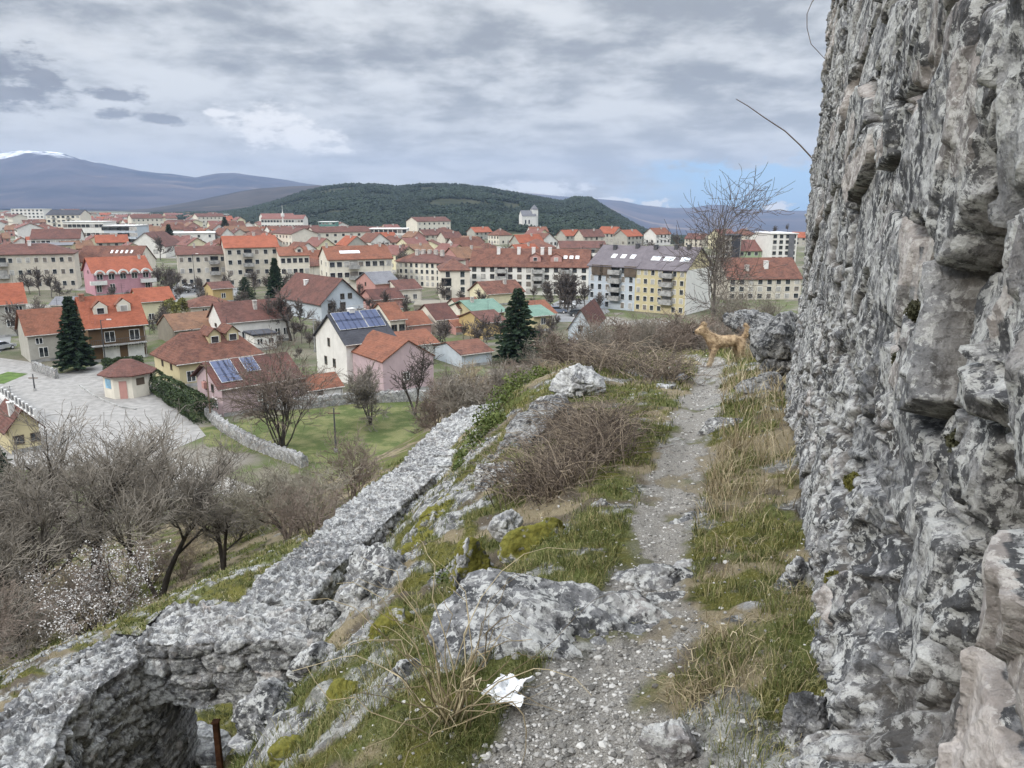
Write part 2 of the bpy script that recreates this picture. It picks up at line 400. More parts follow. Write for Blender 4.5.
for k, (h, h2, kk, var, li) in dict(orange=('#a8624a', '#8b503d', .58, .35, .10), redorange=('#8f5d49', '#6e4a3c', .58, .45, .22), rust=('#7e5648', '#573d37', .58, .55, .32), brownred=('#745048', '#533d39', .6, .4, .25),
        brown=('#6b4740', '#4c3836', .6, .35, .2), tan=('#8d6a54', '#6d5648', .6, .45, .45), slate=('#4e4f56', '#3d3e45', .6, .3, .2), purple=('#7c757a', '#686166', .6, .25, .1),
        green=('#86a596', '#6f8c7e', .5, .2, .2), grey=('#85858a', '#6d6e74', .6, .3, .2), pinkred=('#876058', '#7a4e4a', .6, .3, .15)).items():
    MAT['r_' + k] = tiles('roof_tile_' + k, h, kk, var, h2, li)
def glass(name, a, b):
    M = Mat(name, .12, .6); n = M.noise(M.obj(), .6, 2); return M.out(M.mix(M.ss(n, .42, .58), a, b))
MAT['glass'] = glass('window_glass', (.012, .015, .018), (.05, .055, .06))
MAT['frame'] = plain('painted_frame', (.72, .71, .69), .6, .06, 1.0)
MAT['frame_dark'] = plain('dark_frame', (.10, .075, .055), .7, .2, 1.0)
MAT['trim'] = plain('white_trim', (.62, .61, .59), .8, .12, .8)
MAT['concrete'] = plain('concrete', (.30, .295, .285), .95, .3, 1.2, .2, 0, .3)
MAT['brick'] = plain('chimney_brick', (.26, .13, .09), .95, .3, 3)
MAT['chim'] = plain('chimney_render', (.42, .39, .36), .95, .3, 3)
MAT['metal'] = plain('dark_metal', (.06, .06, .065), .5, .2, 4, .5)
MAT['rust'] = plain('rusty_iron', (.16, .07, .035), .9, .4, 12)
MAT['asphalt'] = plain('asphalt', (.20, .20, .20), .95, .16, .35, .2, 0, .2)
MAT['pavers'] = plain('pale_paving', (.25, .24, .228), .95, .16, 1.1, .2, 0, .3)
MAT['gravelroad'] = plain('gravel_yard', (.34, .325, .30), .95, .25, .4, .2, 0, .4)
MAT['rubberb'] = plain('rubber', (.02, .02, .02), .8, .1)
MAT['wood'] = plain('old_wood', (.14, .10, .07), .9, .3, 5)
MAT['paper'] = plain('white_paper', (.82, .83, .85), .7, .04, 8)
MAT['curtain'] = plain('drawn_curtain', (.36, .35, .33), .4, .25, .8, .5); MAT['blind'] = plain('roller_blind', (.17, .15, .13), .6, .25, .8)
def panel_mat():
    M = Mat('solar_cell', .16, .6); p = M.obj()
    n = M.noise(p, 1.3, 2); return M.out(M.mix(n, (.012, .022, .07), (.03, .05, .13)))
MAT['cell'] = panel_mat()
def bark(name, col, var=.35):
    M = Mat(name, .95, .15); p = M.pos()
    c = M.mix(M.ss(M.noise(p, 3.0, 6, .6), .3, .7), tuple(x * (1 - var) for x in col), tuple(x * (1 + var) for x in col))
    return M.out(M.mix(M.math('MULTIPLY', M.rnd(), .35), c, tuple(x * .55 for x in col)))
MAT['bark_grey'] = bark('grey_bark', (.135, .12, .105)); MAT['bark_dark'] = bark('dark_bark', (.065, .056, .048))
MAT['twig'] = bark('bare_twig', (.19, .168, .142)); MAT['twig_red'] = bark('reddish_twig', (.17, .135, .112)); MAT['twig_tan'] = bark('straw_twig', (.29, .235, .16))
MAT['twig_pale'] = bark('lichen_twig', (.22, .20, .16)); MAT['twig_far'] = bark('far_twig', (.115, .098, .088))
def leaf(name, a, b, sc=9.0, trans=.25):
    M = Mat(name, .75, .3); p = M.pos()
    c = M.mix(M.ss(M.noise(p, sc, 4, .6), .3, .7), a, b)
    c = M.mix(M.math('MULTIPLY', M.ss(M.noise(p, sc * .12, 3), .35, .65), .5), c, tuple(x * .55 for x in a))
    return M.out(c)
MAT['needle'] = leaf('spruce_needles', (.012, .028, .014), (.04, .068, .032), 5)
MAT['forest'] = leaf('pine_forest', (.007, .017, .011), (.024, .040, .022), .05)
MAT['hedge'] = leaf('hedge_leaves', (.018, .034, .012), (.06, .085, .03), 4)
MAT['bushleaf'] = leaf('small_green_leaves', (.045, .07, .015), (.16, .19, .05), 14)
MAT['olive'] = leaf('budding_leaves', (.10, .10, .03), (.24, .23, .07), 6)
MAT['blossom'] = leaf('white_blossom', (.42, .40, .385), (.68, .66, .64), 9)
MAT['moss'] = leaf('moss_cushion', (.05, .055, .012), (.20, .18, .04), 30)
MAT['mossd'] = leaf('dark_moss', (.03, .032, .016), (.09, .085, .045), 30)
def grass_mat(name, a, b, c3):
    M = Mat(name, .8, .2); t = M.attr('tone')
    return M.out(M.ramp(t, [(0, a), (.55, b), (1, c3)]))
MAT['grass'] = grass_mat('green_grass', (.045, .062, .018), (.115, .13, .04), (.27, .24, .115))
MAT['drygrass'] = grass_mat('dry_grass', (.13, .10, .06), (.30, .245, .15), (.50, .43, .29))
MAT['pebble'] = grass_mat('pebbles', (.09, .085, .078), (.25, .24, .225), (.52, .505, .48))
MAT['cane'] = grass_mat('bramble_cane', (.06, .047, .04), (.15, .118, .095), (.33, .27, .20))
def fur_mat():
    M = Mat('tan_fur', .95, .15); p = M.obj()
    c = M.mix(M.ss(M.noise(p, 14, 6, .7), .35, .65), (.20, .135, .08), (.52, .39, .25))
    sz = M.N('ShaderNodeSeparateXYZ'); M.L(p, sz.inputs[0])
    c = M.mix(M.math('MULTIPLY', M.ss(sz.outputs[2], .30, .05), .6), c, (.55, .46, .34))
    return M.out(c, M.bump(M.noise(p, 90, 4, .7), .6, .01))
MAT['fur'] = fur_mat()
MAT['black'] = plain('black_gloss', (.012, .011, .010), .35, .1)
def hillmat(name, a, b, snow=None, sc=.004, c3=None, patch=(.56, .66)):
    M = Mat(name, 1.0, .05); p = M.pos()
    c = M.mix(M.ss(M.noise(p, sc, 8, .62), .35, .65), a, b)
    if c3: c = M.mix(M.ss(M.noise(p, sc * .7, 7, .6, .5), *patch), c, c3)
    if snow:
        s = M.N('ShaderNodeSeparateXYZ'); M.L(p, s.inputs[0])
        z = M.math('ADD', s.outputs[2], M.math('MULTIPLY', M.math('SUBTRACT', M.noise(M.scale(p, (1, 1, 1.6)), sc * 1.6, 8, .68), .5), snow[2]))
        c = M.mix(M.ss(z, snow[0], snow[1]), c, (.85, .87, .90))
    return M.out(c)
# ---------------------------------------------------------------- the hill: heights from surveyed points, then noise
CP = [P(*a) for a in [
    (600, 768, 2.22), (560, 700, 2.64), (480, 740, 2.42), (740, 768, 2.05), (620, 640, 2.95), (650, 580, 3.7), (670, 500, 5.2), (690, 440, 7.4), (705, 390, 10.9), (715, 362, 13.8),
    (760, 700, 2.3), (770, 600, 3.2), (755, 480, 5.4), (755, 410, 8.0), (742, 378, 11.2), (700, 355, 15.5),
    (600, 560, 3.95), (505, 695, 2.66), (440, 690, 2.85), (350, 720, 3.15), (300, 742, 3.45), (250, 764, 3.9), (430, 640, 3.25), (400, 660, 3.6),
    (400, 560, 6.9), (370, 600, 6.1), (330, 640, 5.7), (290, 690, 4.9), (440, 600, 5.1), (480, 560, 5.3), (520, 540, 5.2), (550, 520, 5.3), (500, 480, 7.6), (540, 430, 8.6),
    (600, 440, 7.4), (640, 420, 8.7), (560, 382, 11), (520, 390, 12), (490, 420, 12), (640, 385, 11.2), (680, 368, 12.9), (470, 450, 11.2), (455, 470, 13.2), (610, 372, 12), (545, 373, 14),
    (430, 500, 12.5), (400, 530, 10.3), (365, 575, 8.4),
    (220, 590, 11.5), (150, 612, 14), (100, 620, 20), (0, 690, 10), (0, 600, 25), (330, 520, 22), (320, 500, 45), (260, 480, 60), (270, 560, 13),
    (400, 470, 24), (440, 440, 30), (470, 400, 38)]]
CP += [np.array(a, float) for a in [
    (-2.6, 6.9, 18.7), (-2.3, 8.5, 18.5), (-3.2, 7.5, 18.4), (-4.6, 5.0, 19.2), (-4.4, 2.5, 19.6), (-2.3, 4.6, 19.4), (-2.2, 3.2, 19.9), (-1.3, 18.5, 18.2), (0.8, 20, 19.2), (2.6, 17.5, 20.6), (4.2, 16, 20.9), (2.5, 22, 18.6), (5.5, 22, 18.9),
    (0, 32, 15.0), (6, 32, 17.2), (12, 40, 17.0), (18, 40, 17.2), (3, 42, 14.2), (-6, 40, 11.0), (10, 60, 9.0), (22, 60, 11.5), (0, 60, 5.5), (28, 75, 5), (14, 85, 1.0), (-4, 72, 0.8), (34, 95, .5),
    (-14, 62, 1.5), (-25, 58, 0.3), (-35, 50, 0.5), (-45, 40, 0.3), (-30, 30, 6), (-40, 15, 5), (-20, 10, 12.5), (-12, 5, 15.5), (-8, -5, 17), (-20, -8, 13),
    (2.5, 0, 22.5), (4, 6, 22.5), (6, 12, 22), (10, 20, 20.5), (0, -3, 22.5), (-2.2, 0, 21.6), (-1.4, 2.0, 21.5), (5, -5, 22.5), (-3, -4, 20.8), (16, 10, 20)]]
CP = np.array(CP)
CX = CP[:, :2]; _c2 = 0.5
_A = np.sqrt(((CX[:, None] - CX[None]) ** 2).sum(-1) + _c2); _n = len(CP)
_A += np.eye(_n) * -0.02
_S = np.zeros((_n + 3, _n + 3)); _S[:_n, :_n] = _A; _S[:_n, _n] = 1; _S[:_n, _n + 1:] = CX; _S[_n, :_n] = 1; _S[_n + 1:, :_n] = CX.T
_w = np.linalg.solve(_S, np.concatenate([CP[:, 2], [0, 0, 0]]))
def base_z(x, y):
    out = np.full(x.shape, _w[_n]) + _w[_n + 1] * x + _w[_n + 2] * y
    for i in range(_n):
        out = out + _w[i] * np.sqrt((x - CX[i, 0]) ** 2 + (y - CX[i, 1]) ** 2 + _c2)
    return out
PATH = np.array([P(560, 768, 2.22)[:2] - (0, 1.6), P(570, 768, 2.22)[:2], P(590, 715, 2.55)[:2], P(640, 640, 2.95)[:2], P(652, 580, 3.7)[:2], P(660, 530, 4.6)[:2], P(674, 490, 5.4)[:2], P(690, 440, 7.4)[:2], P(704, 395, 10.5)[:2], P(714, 363, 13.8)[:2], (3.2, 17), (2.0, 22)])
PW = np.array([.34, .30, .25, .24, .20, .19, .21, .22, .20, .20, .2, .2])
def path_d(x, y):
    """distance to the path's middle line over its half width"""
    best = np.full(x.shape, 99.0)
    for i in range(len(PATH) - 1):
        a, b = PATH[i], PATH[i + 1]; d = b - a; t = np.clip(((x - a[0]) * d[0] + (y - a[1]) * d[1]) / (d @ d), 0, 1)
        r = np.hypot(x - a[0] - t * d[0], y - a[1] - t * d[1]) / (PW[i] * (1 - t) + PW[i + 1] * t)
        best = np.minimum(best, r)
    return best
# inner (hill side) and outer top edges of the ruined wall, from which the ground keeps clear
def land(x, y):
    """height and the mask of every ground cover"""
    x = np.asarray(x, float); y = np.asarray(y, float)
    r = np.hypot(x, y); az = np.arctan2(x, np.maximum(y, 1e-3))
    z0 = base_z(x, y)
    right = sstep(az, -.12, .12)
    f0 = 48 + 22 * right; f1 = 72 + 38 * right
    hill = 1 - sstep(r, f0, f1) if True else 0
    z = np.maximum(z0, 0) * hill
    z = np.where(r > 140, 0, z)
    pd = path_d(x, y)
    pe = pd + fbm2(x * 2.2, y * 2.2, 4, 40) * .8
    path = (1 - sstep(pe, .78, 1.25)) * (1 - .75 * sstep(fbm2(x * 3.3 + 11, y * 2.2, 4, 47) - .10 * (r > 4), .12, .3))
    near = 1 - sstep(r, 16, 40)
    # roughness: stony on the flank left of the path, soft on the path
    flank = sstep(-(x - np.interp(y, [0, 3, 5, 8, 12, 16], [-.35, -.25, .15, .35, .55, .9])), 0, .9) * (1 - sstep(r, 13, 20))
    g1 = fbm2(x * .9, y * .9, 4, 3); g2 = fbm2(x * 4.2, y * 4.2, 4, 9); g3 = fbm2(x * 15, y * 15, 3, 15)
    rough = near * (.35 + .9 * flank) * (1 - .75 * path)
    z = z + rough * (g1 * .10 + np.abs(g2) * .09) + near * g3 * (.016 + .02 * flank)
    z = z + (1 - near) * hill * fbm2(x * .15, y * .15, 4, 23) * .5
    z = z + near * np.minimum(pd - 1, 1.2) * .035 * (pd < 4)
    gn = fbm2(x * 1.3 + 3, y * 1.3, 5, 31); gn2 = fbm2(x * 5, y * 5, 4, 37)
    nearpath = 1 - sstep(pd, 2.2, 4.2)
    hilly = sstep(z0, 1.0, 3.5) * hill
    grass = sstep(gn + .30 * gn2 + .22 * nearpath - .20 * flank, -.02, .18) * hilly
    dry = sstep(-gn + .3 * gn2, -.02, .20) * hilly
    moss = sstep(fbm2(x * 2.1, y * 2.1, 5, 55) + .40 * flank - .12, .12, .26) * hilly * near
    rock = sstep(flank * .45 + g2 * .8 + g1 * .5, .54, .68) * near
    rock = np.maximum(rock, (sstep(fbm2(x * 3.1, y * 3.1, 4, 66), .28, .40)) * near * (r < 14) * .8)
    strip = np.exp(-(((x + 4.6) / 1.6) ** 2 + ((y - 11.5) / 3.2) ** 2)); grass = np.maximum(grass, sstep(strip, .35, .6)); dry = dry * (1 - strip)
    return z, dict(path=path * (1 - rock * .5), grass=grass * (1 - path), dry=dry * (1 - path), moss=moss * (1 - path), rock=rock, town=1 - hilly, lawn=np.zeros(x.shape), pd=pd, flank=flank)
def drop(x, y):
    """the plain falls away to the right beyond the last blocks"""
    r = np.hypot(x, y); az = np.arctan2(x, np.maximum(y, 1e-3))
    return sstep(az, .09, .19) * np.minimum(np.maximum(0, r - 450), 4500) * .038
def lz(x, y):
    return float(land(np.array([float(x)]), np.array([float(y)]))[0][0])
# the meadow below the ruin, as a patch of the ground sheet
LAWN = np.array([G(*a)[:2] for a in [(180, 432), (300, 470), (345, 500), (420, 462), (480, 420), (470, 396), (395, 398), (300, 412), (235, 424)]])
def inside(px, py, poly):
    c = np.zeros(px.shape, bool); j = len(poly) - 1
    for i in range(len(poly)):
        xi, yi = poly[i]; xj, yj = poly[j]
        c ^= ((yi > py) != (yj > py)) & (px < (xj - xi) * (py - yi) / (yj - yi + 1e-12) + xi); j = i
    return c
na, nr = 620, 760
aa = np.concatenate([np.linspace(-math.pi, -R(48), 40, endpoint=False), np.linspace(-R(48), R(48), na - 80, endpoint=False), np.linspace(R(48), math.pi, 40, endpoint=False)])
rr = np.concatenate([np.geomspace(.5, 20, 470), np.geomspace(20, 130, 200)[1:], np.geomspace(130, 14000, 70)[1:]])
AA, RR = np.meshgrid(aa, rr)
gx, gy = (RR * np.sin(AA)).ravel(), (RR * np.cos(AA)).ravel()
gz, gm = land(gx, gy); gz = gz - drop(gx, gy)
lw = inside(gx + fbm2(gx * .2, gy * .2, 3, 5) * 2, gy + fbm2(gx * .2, gy * .2, 3, 8) * 2, LAWN)
gm['lawn'] = np.where(lw & (gz < 6), 1.0, 0.0); gm['town'] = gm['town'] * (1 - gm['lawn'])
A_, R_ = len(aa), len(rr)
i0 = np.arange((R_ - 1) * A_).reshape(R_ - 1, A_); i1 = np.roll(i0, -1, axis=1)
gf = np.stack([i0, i1, i1 + A_, i0 + A_], -1).reshape(-1, 4)[:, ::-1]
gv = np.stack([gx, gy, gz], -1)
cidx = len(gv); gv = np.vstack([gv, [[0, 0, lz(0, 0)]]])
cap = np.array([[(k + 1) % A_, k, cidx] for k in range(A_)])[:, ::-1]
ga = {k: np.append(gm[k], gm[k][0]) for k in ('path', 'grass', 'dry', 'moss', 'rock', 'town', 'lawn')}
tag(mesh_np('ground', gv, [gf, cap], MAT['ground'], smooth=True, attrs=ga), kind='structure')

def sheet(name, pix, mat, z=.03, kind='structure'):
    """a flat sheet laid on the plain, from corner pixels"""
    pts = [G(a, b)[:2] for a, b in pix]
    v = [(p[0], p[1], z) for p in pts]
    me = bpy.data.meshes.new(name); me.from_pydata(v, [], [list(range(len(v)))]); me.materials.append(mat); me.update()
    o = link(bpy.data.objects.new(name, me)); tag(o, kind=kind); return o
sheet('plaza', [(-60, 400), (-30, 372), (0, 358), (30, 362), (60, 374), (100, 364), (112, 372), (150, 374), (152, 392), (176, 404), (196, 424), (206, 436), (168, 452), (110, 470), (20, 470), (-60, 440)], MAT['pavers'], .03)
sheet('street', [(158, 302), (172, 288), (180, 281), (212, 281), (240, 288), (236, 296), (205, 293), (186, 296), (176, 306)], MAT['asphalt'], .03)
sheet('car_park', [(540, 310), (560, 300), (600, 300), (610, 312), (585, 322), (545, 322)], MAT['asphalt'], .03)
sheet('road', [(-10, 318), (14, 318), (10, 345), (-10, 360)], MAT['asphalt'], .04)
sheet('yard', [(206, 470), (150, 450), (120, 470), (110, 520), (240, 540), (262, 490)], MAT['gravelroad'], .028)
sheet('grass_verge', [(-10, 378), (8, 372), (28, 374), (4, 384), (-10, 384)], MAT['grass_plain'] if 'grass_plain' in MAT else plain('grass_plain', (.075, .12, .028), 1, .3, .8), .045)

# ---------------------------------------------------------------- far hills and mountains
def ridge_mesh(name, prof, dist, foot, mat, back=1.5, rough=.10, seed=0, nx=420, ny=90, az0=None):
    """a range: crest heights from (pixel x, pixel y) at distance dist, falling to the plain at foot"""
    prof = np.array(prof, float)
    xs = np.linspace(prof[0, 0], prof[-1, 0], nx); ys = np.interp(xs, prof[:, 0], prof[:, 1])
    u = (xs - 512) / FPX; v = (384 - ys) / FPX
    # direction per column; crest height where it stands at horizontal distance dist
    dy = cs + v * sn; dz = -sn + v * cs
    bc = -drop(dist * u / dy, np.full(nx, float(dist))); zc = np.maximum(CAMZ + dz / dy * dist - bc, 3)
    t = np.concatenate([np.linspace(0, 1, ny), np.linspace(1, 2, ny // 3)[1:]])
    foot_d = foot(xs) if callable(foot) else np.full(nx, foot)
    T, I = np.meshgrid(t, np.arange(nx), indexing='ij')
    D = np.where(T <= 1, foot_d[I] + (dist - foot_d[I]) * T, dist * (1 + (T - 1) * (back - 1)))
    prof_h = np.where(T <= 1, sstep(T, -.1, 1.18) ** 1.1 / (sstep(np.array(1.0), -.1, 1.18) ** 1.1), 1 - sstep(T, 1, 2.1))
    Xc = D * (u / dy)[I]; Yc = D
    sc = 3.2 / dist
    nz = fbm2(Xc * sc * 2.2, Yc * sc * 2.2, 6, seed, .52)
    rg = 1 - np.abs(fbm2(Xc * sc * 3.4, Yc * sc * 1.6, 5, seed + 9)) * 2
    Zc = zc[I] * prof_h * (1 + rough * (nz * 1.2 + (rg - .6) * .9) * (1 - .72 * sstep(T, .75, 1.0) * (T <= 1.2))) - 2 - drop(Xc, Yc)
    vv = np.stack([Xc, Yc, Zc], -1).reshape(-1, 3)
    k = np.arange((len(t) - 1) * nx).reshape(len(t) - 1, nx)[:, :-1]
    ff = np.stack([k, k + 1, k + 1 + nx, k + nx], -1).reshape(-1, 4)
    o = mesh_np(name, vv, ff, mat, smooth=True); tag(o, kind='structure')
    return vv, T, zc, o
MTL = hillmat('mountain_scrub_hazed', (.030, .036, .055), (.070, .064, .078), (380, 450, 330), .0016, (.13, .105, .10))  # scrub colour with the blue of distance haze mixed in
MTR = hillmat('mountain_slopes_hazed', (.040, .045, .065), (.10, .085, .095), (760, 900, 330), .0014, (.17, .135, .125))  # slope colour also carries some painted haze blue
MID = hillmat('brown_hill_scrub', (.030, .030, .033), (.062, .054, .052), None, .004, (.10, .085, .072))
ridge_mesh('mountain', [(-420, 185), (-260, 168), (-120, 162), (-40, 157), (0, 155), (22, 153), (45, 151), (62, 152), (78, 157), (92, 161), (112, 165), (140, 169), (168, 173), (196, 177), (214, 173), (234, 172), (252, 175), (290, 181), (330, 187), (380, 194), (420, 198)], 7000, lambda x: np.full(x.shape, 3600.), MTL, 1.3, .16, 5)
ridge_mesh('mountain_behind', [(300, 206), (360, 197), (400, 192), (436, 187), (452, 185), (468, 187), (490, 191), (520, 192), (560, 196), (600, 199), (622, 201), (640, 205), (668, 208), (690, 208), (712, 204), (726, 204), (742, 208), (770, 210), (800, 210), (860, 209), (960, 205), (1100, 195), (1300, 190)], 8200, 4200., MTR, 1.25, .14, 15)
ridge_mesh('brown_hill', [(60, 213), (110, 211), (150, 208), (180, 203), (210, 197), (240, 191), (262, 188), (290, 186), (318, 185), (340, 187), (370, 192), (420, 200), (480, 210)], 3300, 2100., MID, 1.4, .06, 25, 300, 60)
FHM = hillmat('forest_floor', (.022, .028, .018), (.055, .055, .035), None, .02, (.12, .105, .08), (.62, .72))
FOOT = lambda x: np.interp(x, [120, 200, 260, 330, 400, 450, 560, 640, 700, 800], [1450, 1250, 950, 760, 640, 580, 560, 570, 700, 900])
fv, fT, fzc, fo = ridge_mesh('forest_hill', [(150, 219), (190, 217), (216, 215), (240, 211), (262, 206), (282, 200), (304, 192), (326, 187), (346, 185), (372, 185), (398, 188), (430, 185), (462, 186), (492, 190), (520, 195), (545, 200), (562, 203), (575, 198), (592, 199), (612, 212), (634, 225), (652, 234), (668, 240), (700, 240), (760, 240)], 1750, FOOT, FHM, 1.3, .07, 35, 400, 90)
# the pine wood on it reads as one mass: one object of kind stuff
rng = np.random.default_rng(4)
NX = 400; rows = fT.shape[0]
n = 46000
ti = rng.integers(0, rows - 20, n); ci = rng.integers(0, NX - 1, n)
fu = rng.random((n, 2)); grid = fv.reshape(rows, NX, 3)
pt = grid[ti, ci] + (grid[ti, ci + 1] - grid[ti, ci]) * fu[:, :1] + (grid[np.minimum(ti + 1, rows - 1), ci] - grid[ti, ci]) * fu[:, 1:]
dn = fbm2(pt[:, 0] * .012, pt[:, 1] * .012, 4, 77); keep = (dn > -.30) & (ti > 2)
gy0, gx0 = G(528, 236)[1], 0
px_, py_ = 512 + FPX * pt[:, 0] / (pt[:, 1] * cs - (pt[:, 2] - CAMZ) * sn), 0
clear = (np.abs((px_ - 606) / 14) < 1) & (pt[:, 2] < 40)
gpx, gpy, gt = proj((grid[..., 0], grid[..., 1], grid[..., 2]))
ii = np.argmin(np.where(np.arange(rows)[:, None] < rows - 25, (gpx - 528) ** 2 + (gpy - 227) ** 2, 1e9)); CHAP = grid.reshape(-1, 3)[ii]      # where the chapel stands
cl = (np.abs(pt[:, 0] - CHAP[0]) < 15) & (pt[:, 1] < CHAP[1] + 16) & (pt[:, 1] > CHAP[1] - 45)
keep &= ~cl; pt = pt[keep]; n = len(pt)
hh = rng.uniform(4, 8.5, n) * np.clip(pt[:, 1] / 1200, .62, 1) * (1 + .35 * dn[keep]); ww = hh * rng.uniform(.30, .46, n)
k6 = np.arange(6) * math.pi / 3
ring = []
for lev, (zf, wf) in enumerate(((.12, .72), (.45, 1.0), (.78, .62))):
    jit = rng.uniform(.75, 1.25, (n, 6)); ph = rng.random((n, 1)) * 6
    ring.append(np.stack([pt[:, :1] + np.cos(k6 + ph) * ww[:, None] * wf * jit, pt[:, 1:2] + np.sin(k6 + ph) * ww[:, None] * wf * jit, pt[:, 2:] + hh[:, None] * (zf + rng.uniform(-.05, .05, (n, 6)))], -1))
top = pt + np.stack([rng.normal(0, .2, n), rng.normal(0, .2, n), hh], -1)
V = np.concatenate([ring[0], ring[1], ring[2], top[:, None]], 1).reshape(-1, 3)
b = np.arange(n)[:, None] * 19
q = np.concatenate([np.stack([b + l * 6 + i, b + l * 6 + (i + 1) % 6, b + (l + 1) * 6 + (i + 1) % 6, b + (l + 1) * 6 + i], -1) for l in range(2) for i in range(6)], 1).reshape(-1, 4)
tr = np.concatenate([np.stack([b + 12 + i, b + 12 + (i + 1) % 6, b + 18], -1) for i in range(6)], 1).reshape(-1, 3)
tag(mesh_np('pine_forest', V, [q, tr], MAT['forest'], smooth=False), 'dark green pine wood covering the hill behind the town', 'forest', kind='stuff')
# ---------------------------------------------------------------- buildings
WINM = {}
def win_meshes(w, h, fm, bars):
    k = (round(w, 2), round(h, 2), fm, bars)
    if k not in WINM:
        f = .07 if w < 1.6 else .09
        a = MB()
        a.box((-w / 2, -.07, -h / 2), (-w / 2 + f, .04, h / 2)); a.box((w / 2 - f, -.07, -h / 2), (w / 2, .04, h / 2))
        a.box((-w / 2 + f, -.07, h / 2 - f), (w / 2 - f, .04, h / 2)); a.box((-w / 2 + f, -.10, -h / 2), (w / 2 - f, .04, -h / 2 + f))
        for i in range(1, bars): x = -w / 2 + w * i / bars; a.box((x - .04, -.065, -h / 2 + f), (x + .04, .04, h / 2 - f))
        p = MB(); p.box((-w / 2 + f, -.025, -h / 2 + f), (w / 2 - f, .03, h / 2 - f))
        A = a.build('window', MAT[fm]); B = p.build('pane', MAT['glass'])
        WINM[k] = (A.data, B.data); bpy.data.objects.remove(A); bpy.data.objects.remove(B)
    return WINM[k]
FLATW = {}
WR = random.Random(9)
def flat_win(w, h, fm):
    pm = WR.choice(('glass', 'glass', 'glass', 'glass', 'curtain', 'blind')); k = (round(w, 2), round(h, 2), fm, pm)
    if k not in FLATW:                        # frame and pane in one small mesh, for buildings too far to tell them apart
        a = MB(); f = .07
        a.box((-w / 2, -.06, -h / 2), (w / 2, .03, h / 2), 0); a.box((-w / 2 + f, -.085, -h / 2 + f), (w / 2 - f, -.061, h / 2 - f), 1)
        A = a.build('window', [MAT[fm], MAT[pm]]); FLATW[k] = A.data; bpy.data.objects.remove(A)
    return FLATW[k]
FACE = {'F': (0, -1, 0.0), 'R': (1, 0, R(90)), 'B': (0, 1, R(180)), 'L': (-1, 0, R(-90))}
